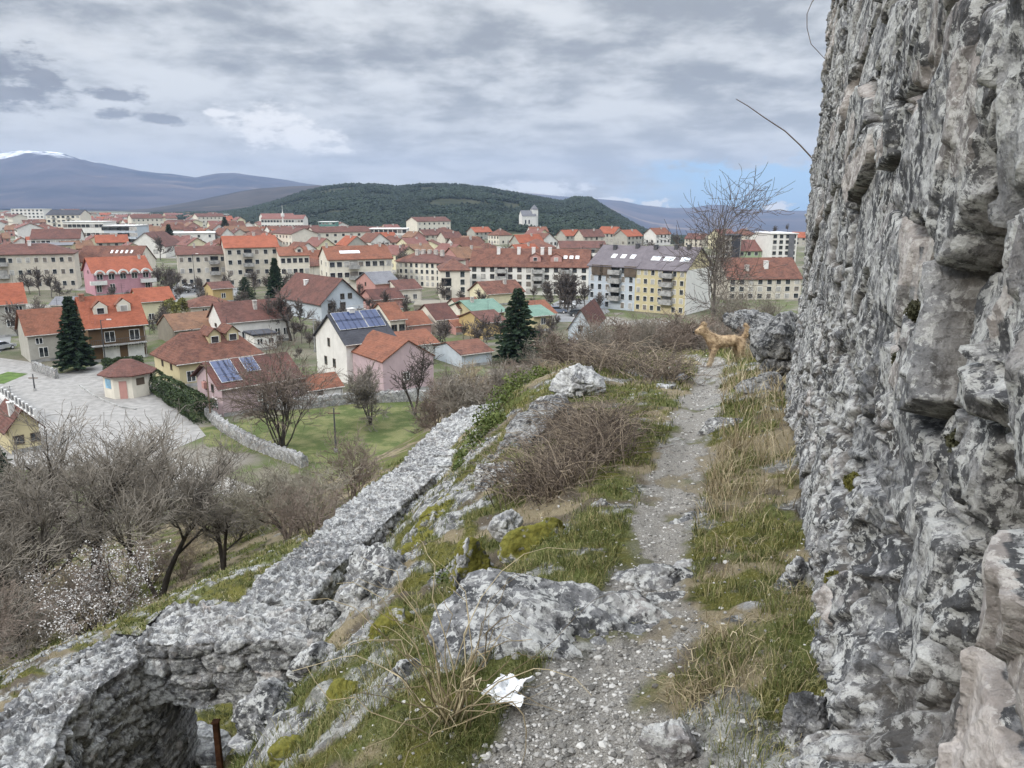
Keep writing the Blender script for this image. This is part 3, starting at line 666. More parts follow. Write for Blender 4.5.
class Building:
    """local frame: x along the front, y away from the street, z up, origin in the middle of the base"""
    def __init__(s, name, label, cat, loc, rz, L, D, H, RH, orient='along', roof='gable', wall='white', tile='rust', over=.35, group=None, detail=True, thick=.16, gablemat=None, wall2=None):
        s.e = empty(name, loc, rz, label, cat, group); s.L, s.D, s.H, s.RH, s.o, s.kind, s.over, s.detail = L, D, H, RH, orient, roof, over, detail
        w = MB(); l, d = L / 2, D / 2
        w.add([(-l, -d, -.6), (l, -d, -.6), (l, d, -.6), (-l, d, -.6), (-l, -d, H), (l, -d, H), (l, d, H), (-l, d, H)],
              [(0, 1, 5, 4), (1, 2, 6, 5), (2, 3, 7, 6), (3, 0, 4, 7)] + ([(4, 5, 6, 7)] if roof in ('flat', 'hip') else []))
        g = w if gablemat is None else MB()
        if roof == 'gable':
            if orient == 'along': g.add([(-l, -d, H), (-l, d, H), (-l, 0, H + RH), (l, -d, H), (l, d, H), (l, 0, H + RH)], t=[(1, 0, 2), (3, 4, 5)])
            else: g.add([(-l, -d, H), (l, -d, H), (0, -d, H + RH), (-l, d, H), (l, d, H), (0, d, H + RH)], t=[(0, 1, 2), (4, 3, 5)])
        s.wall = w.build('wall', MAT['w_' + wall], s.e)
        if g is not w: g.build('gable', MAT['w_' + gablemat], s.e)
        s.roof = s.make_roof(tile, thick)
    def make_roof(s, tile, th):
        a, b = (s.L / 2, s.D / 2) if s.o == 'along' else (s.D / 2, s.L / 2)    # half ridge length, half span
        o = s.over; H, RH = s.H, s.RH; k = RH / b; m = MB()
        sw = (lambda x, y, z: (x, y, z)) if s.o == 'along' else (lambda x, y, z: (-y, x, z))
        if s.kind == 'gable':
            e = H - o * k
            prof = [(-b - o, e + .01), (-b - o, e + th), (0, H + RH + th), (b + o, e + th), (b + o, e + .01), (0, H + RH + .01)]
            v = [sw(x, y, z) for x in (-a - o, a + o) for y, z in prof]
            m.add(v, [(0, 1, 7, 6), (1, 2, 8, 7), (2, 3, 9, 8), (3, 4, 10, 9), (4, 5, 11, 10), (5, 0, 6, 11), (0, 5, 2, 1), (5, 4, 3, 2), (6, 7, 8, 11), (11, 8, 9, 10)])
        elif s.kind in ('hip', 'halfhip'):
            r = max(a - b * (1.0 if s.kind == 'hip' else .45), .05); zt = H + RH
            v = [sw(*p) for p in [(-a - o, -b - o, H - .04), (a + o, -b - o, H - .04), (a + o, b + o, H - .04), (-a - o, b + o, H - .04),
                 (-a - o, -b - o, H + th), (a + o, -b - o, H + th), (a + o, b + o, H + th), (-a - o, b + o, H + th), (-r, 0, zt + th), (r, 0, zt + th)]]
            m.add(v, [(3, 2, 1, 0), (0, 1, 5, 4), (1, 2, 6, 5), (2, 3, 7, 6), (3, 0, 4, 7), (4, 5, 9, 8), (6, 7, 8, 9)], [(5, 6, 9), (7, 4, 8)])
        elif s.kind == 'flat':
            m.box((-s.L / 2 - o, -s.D / 2 - o, H), (s.L / 2 + o, s.D / 2 + o, H + max(RH, .3)))
        elif s.kind == 'shed':                # one slope that rises away from the front
            l, d = s.L / 2 + o, s.D / 2 + o
            m.add([(-l, -d, H), (l, -d, H), (l, d, H + RH), (-l, d, H + RH), (-l, -d, H + th), (l, -d, H + th), (l, d, H + RH + th), (-l, d, H + RH + th)],
                  [(3, 2, 1, 0), (4, 5, 6, 7), (0, 1, 5, 4), (1, 2, 6, 5), (2, 3, 7, 6), (3, 0, 4, 7)])
        r = m.build('roof', MAT['r_' + tile] if 'r_' + tile in MAT else MAT[tile], s.e)
        return r
    def win(s, face, fracs, zs, w=1.1, h=1.3, fm='frame', bars=2):
        nx, ny, rz = FACE[face]
        for z in zs:
            for f in fracs:
                x, y = ((-s.L / 2 + s.L * f) if ny else nx * s.L / 2), ((-s.D / 2 + s.D * f) if nx else ny * s.D / 2)
                if face in 'BL': pass
                if s.detail:
                    A, B = win_meshes(w, h, fm, bars)
                    o = link(bpy.data.objects.new('window', A), s.e); p = link(bpy.data.objects.new('pane', B), o)
                else: o = link(bpy.data.objects.new('window', flat_win(w, h, fm)), s.e)
                o.location = (x, y, z); o.rotation_euler = (0, 0, rz)
        return s
    def face_box(s, name, face, f, z0, z1, w, out, mat, parent=None, inn=.02):
        nx, ny, rz = FACE[face]; M = Matrix.Translation((((-s.L / 2 + s.L * f) if ny else nx * s.L / 2), ((-s.D / 2 + s.D * f) if nx else ny * s.D / 2), 0)) @ Matrix.Rotation(rz, 4, 'Z')
        m = MB(); m.box((-w / 2, -out, z0), (w / 2, inn, z1), 0, M)
        return m.build(name, MAT[mat], parent or s.e)
    def door(s, face, f, w=1.0, h=2.1, mat='wood'): s.face_box('door', face, f, .02, h, w, .05, mat); return s
    def band(s, face, z, t=.25, mat='trim', out=.06):
        s.face_box('cornice', face, .5, z, z + t, (s.L if face in 'FB' else s.D) - .02, out, mat); return s
    def balcony(s, face, f, z, w, d=1.0, mat='concrete', rail='metal', solid=False):
        nx, ny, rz = FACE[face]; M = Matrix.Translation((((-s.L / 2 + s.L * f) if ny else nx * s.L / 2), ((-s.D / 2 + s.D * f) if nx else ny * s.D / 2), 0)) @ Matrix.Rotation(rz, 4, 'Z')
        m = MB(); m.box((-w / 2, -d, z - .15), (w / 2, .02, z), 0, M); b = m.build('balcony', MAT[mat], s.e)
        m = MB()
        if solid: m.box((-w / 2, -d, z + .003), (w / 2, -d + .08, z + .95), 0, M); m.box((-w / 2, -d + .083, z + .003), (-w / 2 + .08, -.02, z + .95), 0, M); m.box((w / 2 - .08, -d + .083, z + .003), (w / 2, -.02, z + .95), 0, M)
        else:
            m.box((-w / 2, -d, z + .9), (w / 2, -d + .06, z + .96), 0, M)
            k = max(4, int(w / .28))
            for i in range(k + 1):
                x = -w / 2 + .02 + (w - .04) * i / k; m.box((x - .018, -d + .01, z + .003), (x + .018, -d + .05, z + .897), 0, M)
        m.build('railing', MAT[rail], b); return s
    def slope(s, side, u, v, lift=.16):
        """matrix on the roof: u -1..1 along the ridge, v 0 eave .. 1 ridge; local x along, y up the slope, z out"""
        a, b = (s.L / 2, s.D / 2) if s.o == 'along' else (s.D / 2, s.L / 2)
        k = math.atan2(s.RH, b); y = -b * (1 - v); z = s.H + s.RH * v + lift / math.cos(k)
        M = Matrix.Translation((u * a, y, z)) @ Matrix.Rotation(k, 4, 'X')
        if side in 'BL': M = Matrix.Rotation(math.pi, 4, 'Z') @ M
        if s.o != 'along': M = Matrix.Rotation(math.pi / 2, 4, 'Z') @ M
        if s.o != 'along' and side == 'L': M = Matrix.Rotation(-math.pi / 2, 4, 'Z') @ (Matrix.Translation((u * a, y, z)) @ Matrix.Rotation(k, 4, 'X'))
        return M
    def chimney(s, u, v=.75, w=.6, h=1.3, mat='chim', side='F'):
        M = s.slope(side, u, v, 0); p = M.to_translation(); m = MB()
        m.box((p.x - w / 2, p.y - w / 2, p.z - .5), (p.x + w / 2, p.y + w / 2, p.z + h)); m.box((p.x - w / 2 - .07, p.y - w / 2 - .07, p.z + h + .003), (p.x + w / 2 + .07, p.y + w / 2 + .07, p.z + h + .13))
        m.build('chimney', MAT[mat], s.roof); return s
    def skylights(s, us, v, side='F', w=.8, h=1.1, mat='frame'):
        for u in us:
            M = s.slope(side, u, v); m = MB(); m.box((-w / 2, -h / 2, -.02), (w / 2, h / 2, .07), 0, M); m.box((-w / 2 + .1, -h / 2 + .1, .071), (w / 2 - .1, h / 2 - .1, .085), 1, M)
            m.build('skylight', [MAT[mat], MAT['skyglass']], s.roof)
        return s
    def panels(s, us, vs, side='F', w=1.0, h=1.65):
        a = s.L / 2 if s.o == 'along' else s.D / 2
        for v in vs:
            for u in us:
                M = s.slope(side, u, v, .26); m = MB()
                m.box((-w / 2, -h / 2, -.02), (w / 2, h / 2, .02), 0, M); m.box((-w / 2 + .035, -h / 2 + .035, .0205), (w / 2 - .035, h / 2 - .035, .026), 1, M)
                m.build('solar_panel', [MAT['trim'], MAT['cell']], s.e)
        return s
    def dormer(s, u, v, w=1.9, h=1.5, rh=.8, wall='cream', tile=None, side='F', ww=1.1, wh=1.0, dl=2.6, o=.25, hip=False):
        M0 = s.slope(side, u, v, 0); p = M0.to_translation()
        rz = (0 if side == 'F' else math.pi) if s.o == 'along' else (math.pi / 2 if side == 'R' else -math.pi / 2)
        d = empty('dormer', p, rz); d.parent = s.e
        m = MB(); m.box((-w / 2, 0, -.3), (w / 2, dl, h)); m.add([(-w / 2, 0, h), (w / 2, 0, h), (0, 0, h + rh)], t=[(0, 1, 2)])
        # the dormer's own pieces hang under it as sub-parts
        m.build('dormer_wall', MAT['w_' + wall], d)
        m = MB(); t = .12; e = h - o * rh / (w / 2); yf = -o
        prof = [(-w / 2 - o, e + .01), (-w / 2 - o, e + t), (0, h + rh + t), (w / 2 + o, e + t), (w / 2 + o, e + .01), (0, h + rh + .01)]
        vv = [(x, y if not (hip and abs(x) < .01 and y < 0) else .7, z) for y in (yf, dl + 1.0) for x, z in prof]
        m.add(vv, [(6, 7, 1, 0), (7, 8, 2, 1), (8, 9, 3, 2), (9, 10, 4, 3), (10, 11, 5, 4), (11, 6, 0, 5), (1, 2, 5, 0), (2, 3, 4, 5), (11, 8, 7, 6), (10, 9, 8, 11)])
        m.build('dormer_roof', s.roof.data.materials[0] if tile is None else MAT['r_' + tile], d)
        A, B = win_meshes(ww, wh, 'frame', 2); m = link(bpy.data.objects.new('dormer_window', flat_win(ww, wh, 'frame')), d); m.location = (0, -.0, h * .5)
        return s
MAT['skyglass'] = plain('skylight_glass', (.55, .58, .62), .25, .1, 1, .6)
def place(xl, yb, xr, th, D, eave, ridge, orient='along'):
    """a building from what is measured in the photograph: front base corner, right end column, turn, eave and ridge rows"""
    th = R(th); p0 = G(xl, yb)[:2]; c, s_ = math.cos(th), math.sin(th); u = (xr - 512) / FPX
    L = (u * (p0[1] * cs + CAMZ * sn) - p0[0]) / (c - u * s_ * cs)
    H = z_at(p0, eave); n = np.array((-s_, c)); mid = p0 + np.array((c, s_)) * L / 2
    pm = mid + n * D / 2 if orient == 'along' else mid
    RH = z_at(pm, ridge) - H if ridge is not None else .3
    cen = mid + n * D / 2
    return (cen[0], cen[1], 0), th, L, H, max(RH, .25)
FOOTS = []
def house(label, xl, yb, xr, th, D, eave, ridge, orient='along', roof='gable', wall='white', tile='rust', name='house', cat='house', **k):
    k.setdefault('group', 'houses of the near streets' if name == 'house' else 'apartment blocks of the town' if name == 'apartment_block' else None)
    loc, rz, L, H, RH = place(xl, yb, xr, th, D, eave, ridge, orient)
    FOOTS.append((loc[0], loc[1], max(L, D) * .5 + 2))
    print('%-40s L %.1f D %.1f H %.1f R %.1f Y %.0f' % (label[:40], L, D, H, RH, loc[1]))
    b = Building(name, label, cat, loc, rz, L, D, H, RH, orient, roof, wall, tile, **k)
    if b.detail and orient == 'along' and roof in ('gable', 'hip', 'halfhip'):
        ey = -D / 2 - b.over - .07; ez = (H - b.over * RH / (D / 2) if roof == 'gable' else H) + .06; m = MB(); m.cyl((-L / 2 - b.over, ey, ez), (L / 2 + b.over, ey, ez), .075, .075, 6); m.build('gutter', MAT['chim'], b.e)
        m = MB(); m.cyl((L / 2 - .15, -D / 2 - .07, 0), (L / 2 - .15, -D / 2 - .07, H - .1), .05, .05, 6); m.build('downpipe', MAT['chim'], b.e)
    if b.detail and roof != 'flat' and H > 2.6:
        ax, ay = (L * .28, 0) if orient == 'along' else (0, D * .1); zt = H + RH; m = MB(); m.cyl((ax, ay, zt), (ax, ay, zt + 1.9), .03, .025, 5)
        for q_ in (1.2, 1.5, 1.8): m.cyl((ax - .5, ay, zt + q_), (ax + .5, ay, zt + q_), .015, .015, 4)
        m.build('aerial', MAT['metal'], b.roof)
    if b.detail: b.face_box('plinth', 'F', .5, 0, .45, L - .02, .03, 'concrete')
    return b
def fr(n, a=.0, b=1.0): return [a + (b - a) * (i + .5) / n for i in range(n)]

# --- near row
b = house('brown three-storey house with bright orange roof, two dormers and white garage doors', 92, 363, 148, 38, 9.5, 327, 296, wall='brown', tile='orange', over=.5)
b.win('F', [.36, .80], [b.H * .68], 1.5, 1.7); b.win('F', [.27, .45, .72, .90], [b.H * .38], .9, .9); b.balcony('F', .5, b.H * .47, b.L * .98, 1.1, rail='metal')
for f in (.36, .80): b.face_box('garage_door', 'F', f, .02, 2.2, 2.4, .06, 'trim')
b.dormer(-.42, .36, 2.0, 1.3, .8, 'cream', 'redorange', hip=True); b.dormer(.42, .40, 2.0, 1.3, .8, 'cream', 'redorange', hip=True); b.chimney(-.92, .9, .7, .9, 'brick'); b.win('L', [.5], [b.H * .7], 1, 1.2)
b = house('plain beige house with red-orange gable roof behind the dark spruce', 31, 363, 80, 40, 9, 335, 309, wall='grey', tile='redorange')
b.win('F', [.22, .72], [b.H * .75], 1.0, 1.0); b.win('F', [.28, .75], [1.5], 1.3, 1.6)
b = house('pink house with orange roof and a row of white arches under the eaves', 96, 296, 153, 40, 12, 273, 257, wall='pink', tile='orange', over=.5)
b.win('F', [.07, .30, .92], [b.H * .32], 1.3, 2.1); b.win('F', fr(5), [b.H * .80], 1.5, 1.5); b.win('L', [.5], [b.H * .98], .9, .9, 'frame_dark', 1); b.balcony('F', .93, b.H * .5, 4, 1.3, 'trim', 'trim', True); b.balcony('F', .06, b.H * .5, 4, 1.3, 'trim', 'trim', True); b.chimney(.8, .8, .6, 1)
for f in fr(5):                               # the white arches
    w_ = b.L / 5 * .92; m = MB(); n_ = 10
    pts = [(math.cos(math.pi * i / n_), math.sin(math.pi * i / n_)) for i in range(n_ + 1)]
    for i in range(n_):
        (c0, s0), (c1, s1) = pts[i], pts[i + 1]; cx = -b.L / 2 + b.L * f; zz = b.H - .6; y0 = -b.D / 2
        o_, i_ = w_ / 2, w_ / 2 - .45
        q = [(cx + c0 * o_, zz + s0 * o_), (cx + c1 * o_, zz + s1 * o_), (cx + c1 * i_, zz + s1 * i_), (cx + c0 * i_, zz + s0 * i_)]
        m.add([(x, y0 - .95, z) for x, z in q] + [(x, y0 - .5, z) for x, z in q], [(0, 1, 2, 3), (7, 6, 5, 4), (1, 0, 4, 5), (3, 2, 6, 7)])
    m.build('arch', MAT['trim'], b.e)
b = house('low yellow house with orange roof between the pink house and the dormered one', 142, 325, 176, 38, 8, 302, 288, wall='paleyellow', tile='orange'); b.win('F', [.3, .7], [1.6])
b = house('yellow house with mottled red hipped roof and two small cream dormers', 181, 388, 262, 42, 10, 365, 331, roof='halfhip', wall='yellow', tile='rust', over=.45)
b.win('F', [.13, .45], [b.H * .45], 1.2, 1.5); b.win('L', [.3, .65], [b.H * .82], .7, 1.2, 'frame_dark'); b.dormer(.06, .50, 1.7, 1.5, .8, 'yellow', 'rust'); b.dormer(.52, .52, 1.7, 1.5, .8, 'yellow', 'rust'); b.chimney(.2, .95, .5, .5)
b = house('pale pink house with solar panels on its brown roof beside the hedge', 224, 417, 300, 40, 8.5, 387, 358, wall='palepink', tile='brown', over=.6)
b.panels([-.85, -.70, -.55], [.22, .50, .78], 'F', 1.05, 1.5); b.panels([-.1, .04], [.5, .78], 'F', 1.05, 1.5); b.win('L', [.35, .65], [b.H * .8], .8, 1.0, 'frame_dark', 1); b.win('L', [.3], [1.3], 1.6, 1.0); b.face_box('vent_hood', 'L', .62, 2.5, 3.3, .8, .4, 'w_salmon'); b.win('F', [.5, .75], [b.H * .5], 1.1, 1.2)
b = house('small white annex with orange roof at the meadow edge', 309, 404, 343, 36, 5, 391, 375, wall='white', tile='redorange', over=.2); b.win('F', [.35], [1.3], .6, .7, 'frame_dark', 1)
b = house('tall white house with dark roof carrying two fields of solar panels', 348, 384, 396, 39, 9.5, 344, 313, wall='white', tile='slate', over=.35)
b.panels([-.82, -.60, -.38, -.16, .06], [.56, .82], 'F', 1.05, 2.0); b.panels([.36, .58, .80], [.56, .82], 'F', 1.05, 2.0); b.win('L', [.40, .68], [b.H * .42], .8, 1.25, 'frame_dark', 1); b.win('L', [.55], [b.H * .92], .7, 1.2, 'frame_dark', 1); b.chimney(-.1, 1.0, .8, .6, 'trim')
b = house('pale house with salmon tile roof whose gable end faces the meadow', 384, 396, 434, 36, 10, 362, 341, 'across', wall='palepink', tile='redorange', over=.2); b.win('F', [.45], [b.H * .5], .9, 1.1)
b = house('long white house with dark red roof behind a bare tree', 225, 347, 291, 36, 9, 323, 301, wall='white', tile='brownred', over=.3); b.win('F', [.1, .3, .8, .93], [1.8], 1.0, 1.3, 'frame'); b.chimney(.1, .55, .6, 1.5, 'chim'); b.win('L', [.5], [b.H * .7], 1.2, 1.4, 'frame_dark')
b = house('small white lean-to with flat dark roof before the long house', 255, 351, 277, 36, 4.5, 336, None, roof='flat', wall='white', tile='slate', over=.3, name='shed', cat='shed'); b.win('F', [.25, .75], [1.5], 1.0, 1.0)
b = house('large house with brown roof and tall white gable end with many windows', 322, 322, 364, 42, 20, 303, 279, 'across', wall='bluegrey', tile='brownred', over=.6)
b.win('F', [.22, .5], [b.H * .75, b.H * .3], 1.3, 1.5, 'frame_dark'); b.win('F', [.5, .68], [b.H * 1.25], 1.0, 1.2, 'frame_dark'); b.balcony('F', .76, b.H * .52, 4.5, 1.3, 'trim', 'trim', False); b.chimney(-.2, .6, .8, .9, 'trim', 'L')
b = house('old grey stone house with faded tan tile roof', 176, 345, 222, 42, 9, 331, 313, wall='stone', tile='tan', over=.2)
b = house('house with rust hipped roof low behind the tan-roofed one', 192, 320, 236, 38, 8, 308, 296, roof='hip', wall='beige', tile='rust'); b.win('F', [.3, .6], [1.6])
b = house('little white cottage with brown roof and yellow end', 214, 303, 234, 38, 7, 289, 282, wall='ochre', tile='brownred'); b.win('F', [.5], [1.7])
b = house('stone house with glowing orange tile roof at the left edge', -6, 338, 30, 36, 9, 305, 284, wall='grey', tile='orange'); b.win('F', [.5, .8], [2.5, 5])
b = house('yellow cottage with orange-edged brown roof low among bare trees', 12, 455, 42, 45, 5.5, 428, 410, 'across', wall='yellow', tile='brownred', over=.5); b.win('F', [.3, .85], [1.4], .9, .9, 'frame_dark'); b.chimney(.5, .6, .5, 1.2, 'trim', 'L')
b = house('cream house with dark brown roof and white-edged gable, two small windows', 437, 334, 457, 34, 9, 320, 304, wall='cream', tile='brown', over=.3); b.win('F', [.3, .75], [b.H * .5], 1.1, 1.4, 'frame_dark')
b = house('narrow house with fresh red roof between two cream gables', 456, 335, 479, 34, 8, 327, 316, wall='salmon', tile='redorange', over=.2)
b = house('two-window cream house with bright red roof behind the solar house', 391, 343, 406, 34, 9, 320, 303, wall='cream', tile='redorange', over=.3); b.win('F', [.25, .75], [b.H * .6], 1.1, 1.5, 'frame_dark')
b = house('house with red roof set back beside the cream two-window one', 408, 338, 432, 34, 8, 326, 312, wall='salmon', tile='redorange', over=.2)
b = house('low white-gabled house with light orange roof', 408, 362, 438, 34, 9, 346, 331, wall='white', tile='redorange', over=.3); b.win('F', [.5], [1.5])
b = house('grey-gabled house with worn red roof among scrub below the spruce', 462, 368, 492, 34, 9, 355, 341, wall='bluegrey', tile='rust', over=.3)
b = house('tan-roofed yellow house with a chimney near the green roofs', 488, 306, 524, 30, 10, 294, 281, wall='paleyellow', tile='rust', over=.4); b.chimney(.3, .7, .7, 1.2); b.win('L', [.5], [b.H * .9], .9, .9)
b = house('yellow house under a wide teal green roof', 476, 326, 504, 30, 12, 313, 300, wall='yellow', tile='green', over=.7); b.chimney(-.5, .8, .6, 1.1); b.win('F', [.4, .8], [1.8])
b = house('yellow wing with green roof half hidden by the spruce', 534, 332, 552, 30, 10, 316, 306, wall='yellow', tile='green', over=.5); b.win('F', [.5], [2])
b = house('ochre house with brown roof just in front of the teal roof', 484, 340, 506, 34, 9, 323, 311, wall='ochre', tile='brownred', over=.3)
b = house('small cream house with red-brown roof beside the teal roof', 460, 322, 482, 30, 7, 309, 298, wall='cream', tile='rust', over=.3); b.win('F', [.3, .7], [1.6])
b = house('red-roofed house right behind the big dark spruce', 533, 326, 556, 30, 10, 315, 301, wall='cream', tile='redorange', over=.3)
b = house('abandoned house with patchy white gable and dark brown roof', 568, 348, 592, -14, 16, 328, 310, 'across', wall='bluegrey', tile='brown', over=.3); b.win('F', [.5], [b.H * 1.0], .8, 1.0, 'frame_dark')
b = house('salmon pink house with grey roof beside the white apartments', 376, 303, 400, 34, 12, 284, 272, wall='salmon', tile='grey', over=.3); b.win('L', [.5], [b.H * .9], .9, 1.0, 'frame_dark'); b.win('F', [.5], [2])
b = house('dark-roofed low house below the salmon pink one', 374, 312, 404, 34, 8, 300, 289, wall='salmon', tile='brown', over=.3); b.win('F', [.3, .6], [1.6])
b = house('cream house with brown roof next to the salmon pink house', 399, 304, 422, 34, 9, 290, 280, wall='cream', tile='brownred', over=.3); b.win('F', [.3, .7], [1.6])
b = house('long low stone outbuilding with pale flat roof', 414, 315, 452, 3, 8, 306, None, roof='flat', wall='stone', tile='w_stone', name='outbuilding', cat='outbuilding', over=.1)
b = house('grey-roofed shed beside the pink house', 52, 318, 76, 5, 7, 305, 297, wall='white', tile='grey', name='shed', cat='shed')

# --- blocks of flats
def flats(label, xl, yb, xr, th, D, eave, ridge, floors, cols, wall, tile, w=1.3, h=1.4, lcols=0, rcols=0, balc=(), **k):
    b = house(label, xl, yb, xr, th, D, eave, ridge, wall=wall, tile=tile, name='apartment_block', cat='apartment block', detail=False, **k)
    fh = b.H / floors; zs = [fh * (i + .55) for i in range(floors)]
    b.win('F', [f for i, f in enumerate(fr(cols)) if i not in balc], zs, w, h, 'frame' if wall not in ('white',) else 'frame_dark')
    for i in balc:
        for z in zs[1:] if floors > 1 else []: b.balcony('F', fr(cols)[i], z - fh * .4, 3.0, 1.2, 'concrete', 'concrete', True); b.win('F', [fr(cols)[i]], [z], 2.2, 1.7, 'frame_dark')
    if lcols: b.win('L', fr(lcols), zs, w, h)
    if rcols: b.win('R', fr(rcols), zs, w, h)
    return b
b = flats('long beige apartment block with brown roof behind street trees', 180, 288, 252, 24, 13, 255, 246, 3, 9, 'beige', 'brownred', 1.1, 1.4, 2, balc=(4, 7)); b.chimney(.4, .8); b.chimney(-.5, .8)
b = flats('taller beige apartment block with fresh orange roof and attic windows', 228, 288, 281, 24, 15, 248, 236, 4, 6, 'beige', 'orange', 1.2, 1.4, balc=(2,)); b.chimney(.2, 1.0, .8, 1)
b = flats('beige end block with low red roof beside the orange one', 282, 288, 311, 24, 13, 256, 247, 3, 5, 'cream', 'redorange', 1.3, 1.5); b.dormer(.4, .3, 2, 1.3, .7, 'cream')
b = flats('white four-storey block with red roof full of skylights', 330, 292, 393, 24, 14, 260, 246, 3, 9, 'cream', 'redorange', 1.5, 1.5, 2, balc=(3,)); b.skylights([-.5, -.38, -.26, -.14, 0], .5, w=1.2, h=1.6); b.chimney(-.9, .9); b.chimney(.8, .9)
b = flats('white block whose long row of dark windows runs toward its blank corner', 399, 286, 441, -24, 16, 262, 252, 4, 8, 'cream', 'brownred', 1.0, 1.3, roof='hip'); 
for u in (-.6, -.3, 0, .3, .6): b.chimney(u, .8, 1.0, 1.2, 'chim')
b = flats('blank cream corner block with red hipped roof', 441, 302, 470, 8, 14, 271, 259, 4, 2, 'cream', 'rust', 1.2, 1.5, roof='hip'); b.win('F', [.2], [2, 5], 2.5, 2.0, 'frame_dark')
b = flats('long white apartment block with rust roof, coloured loggias and chimneys', 470, 294, 588, -8, 14, 266, 249, 4, 13, 'white', 'rust', 1.2, 1.3, balc=(3, 7, 10))
for u in (-.55, -.2, .05, .2, .33): b.chimney(u, .7, .9, 1.8, 'trim')
for u in (.1, .45): b.dormer(u, .25, 3, 1.6, .8, 'salmon', 'redorange')
b.skylights([.6, .7, .8], .5, w=1.0, h=1.4)
def end_px(b):
    v = Vector((b.L / 2, -b.D / 2, 0)); v.rotate(b.e.rotation_euler); v += b.e.location
    return proj((v.x, v.y, 0))[:2]
# the big yellow and white block: a white half and a yellow half under one roof
b = flats('big block with mauve-grey roof, white left half with glazed loggias', 588, 307, 634, -36, 15, 265, 246, 5, 6, 'bluegrey', 'purple', 1.0, 1.4, balc=(3,), over=.4); b.skylights([-.2, .2, .6], .45, w=1.2, h=1.6); b.chimney(-.4, .8, .8, 1, 'metal'); b.chimney(.5, .9, .8, 1, 'metal')
for f in (.2, .38, .9): b.face_box('dormer', 'F', f, b.H - 2.2, b.H + .2, 3, .3, 'frame_dark')
b = flats('big yellow apartment block with mauve-grey roof and white gable end', *end_px(b), 684, -36, 15, 268, 247, 5, 7, 'yellow', 'purple', .95, 1.2, rcols=3, balc=(4,), over=.4); b.skylights([-.5, -.35, 0, .2, .65, .8], .42, w=1.2, h=1.6); b.chimney(-.7, .85, .8, 1, 'metal'); b.chimney(.1, .9, .8, 1, 'metal'); b.chimney(.6, .9, .8, 1, 'metal')
b.face_box('end_wall', 'R', .5, 0, b.H * 1.0, b.D * .99, .12, 'w_white'); b.win('R', [.35, .75], [b.H * .2, b.H * .42, b.H * .64, b.H * .86], 1.4, 1.5, 'frame_dark')
b = flats('grey block with wide red-brown roof behind the bare ridge tree', 727, 300, 800, 4, 15, 279, 258, 3, 8, 'beige', 'rust', 1.3, 1.3); b.chimney(.15, .5, 1.0, 1.8, 'trim'); b.chimney(-.4, .4, .9, 1.3, 'chim')
b = flats('pale green block with raspberry roof beyond the red-brown roof', 737, 276, 772, 3, 16, 251, 240, 4, 5, 'green', 'pinkred', 1.3, 1.3)
b = flats('dark narrow tower left of the raspberry roof', 723, 276, 739, -12, 14, 236, None, 8, 3, 'stone', 'slate', 1.4, 1.5, roof='flat', rcols=3); b.face_box('facade_panel', 'F', .7, 0, b.H, b.L * .5, .15, 'r_slate')
b = flats('white tower block at the cliff edge with grey stripe', 769, 278, 794, 3, 15, 234, None, 8, 4, 'white', 'trim', 1.2, 1.2, roof='flat'); b.face_box('facade_panel', 'F', .78, 0, b.H, b.L * .22, .2, 'r_grey')
b = flats('long grey apartment block with red-brown hipped roof at far left', -25, 293, 78, 24, 14, 256, 244, 3, 12, 'beige', 'brownred', 1.1, 1.4, balc=(3,), roof='hip'); b.chimney(.1, .8, .8, 1.5, 'trim')
b = flats('yellow set-back attic storey with grey roof over the long grey block', 34, 282, 76, 24, 12, 246, 243, 4, 5, 'yellow', 'grey', 1.6, 1.3)
b = flats('dark red long roof with white arcade front behind the yellow attic', 33, 258, 82, 20, 14, 239, 229, 2, 10, 'white', 'brownred', 1.6, 2.2, roof='gable')
b = flats('white block with dark window band left of the glass building', 66, 248, 106, 2, 16, 222, None, 3, 9, 'white', 'trim', 2.2, 1.8, roof='flat')
b = flats('blue-grey glass-fronted office building with pale flat roof', 106, 250, 137, 2, 18, 226, None, 4, 4, 'bluegrey', 'trim', 6.5, 2.0, roof='flat')
b = flats('white hall with broad pale gable end', 128, 258, 166, 8, 30, 247, 233, 1, 2, 'white', 'brownred', 2, 2, orient='across')
b = flats('red roof full of skylights behind the pink house', 78, 278, 140, 2, 14, 262, 246, 3, 12, 'cream', 'rust', 1.3, 1.4); b.skylights([0, .16, .32, .48, .64], .6, w=.7, h=1.6)
b = flats('long white school block with red roof at the foot of the forest hill', 262, 234, 304, 2, 18, 219, 215, 3, 14, 'white', 'pinkred', 2.0, 1.8)
b = flats('turquoise-green building far off below the forest', 319, 236, 336, 2, 14, 222, None, 4, 5, 'teal', 'trim', 2, 1.4, roof='flat')
b = flats('white flat-roofed building with pillars under the forest hill', 370, 245, 407, 2, 16, 229, None, 3, 8, 'white', 'trim', 2.4, 2.0, roof='flat')
b = flats('white terrace of blocks on the plain below the mountain', 13, 225, 45, 2, 20, 209, None, 5, 8, 'white', 'trim', 2.4, 2.0, roof='flat')
b = flats('cream blocks with grey roof beside the white terrace', 48, 232, 82, 2, 20, 215, 210, 4, 7, 'cream', 'slate', 2.6, 2.2, balc=(1, 4))
b = house('yellow hall with wide pale gable below the forest', 419, 252, 440, 2, 20, 246, 241, 'across', wall='paleyellow', tile='rust', name='hall', cat='hall', detail=False)
b = flats('long white block with dark red roof below the chapel', 560, 262, 606, 2, 14, 248, 241, 2, 12, 'white', 'brownred', 1.6, 1.5)
b = flats('rust-roofed hall below the chapel', 520, 262, 556, 2, 18, 248, 239, 1, 5, 'beige', 'rust', 1.6, 1.5, roof='hip')
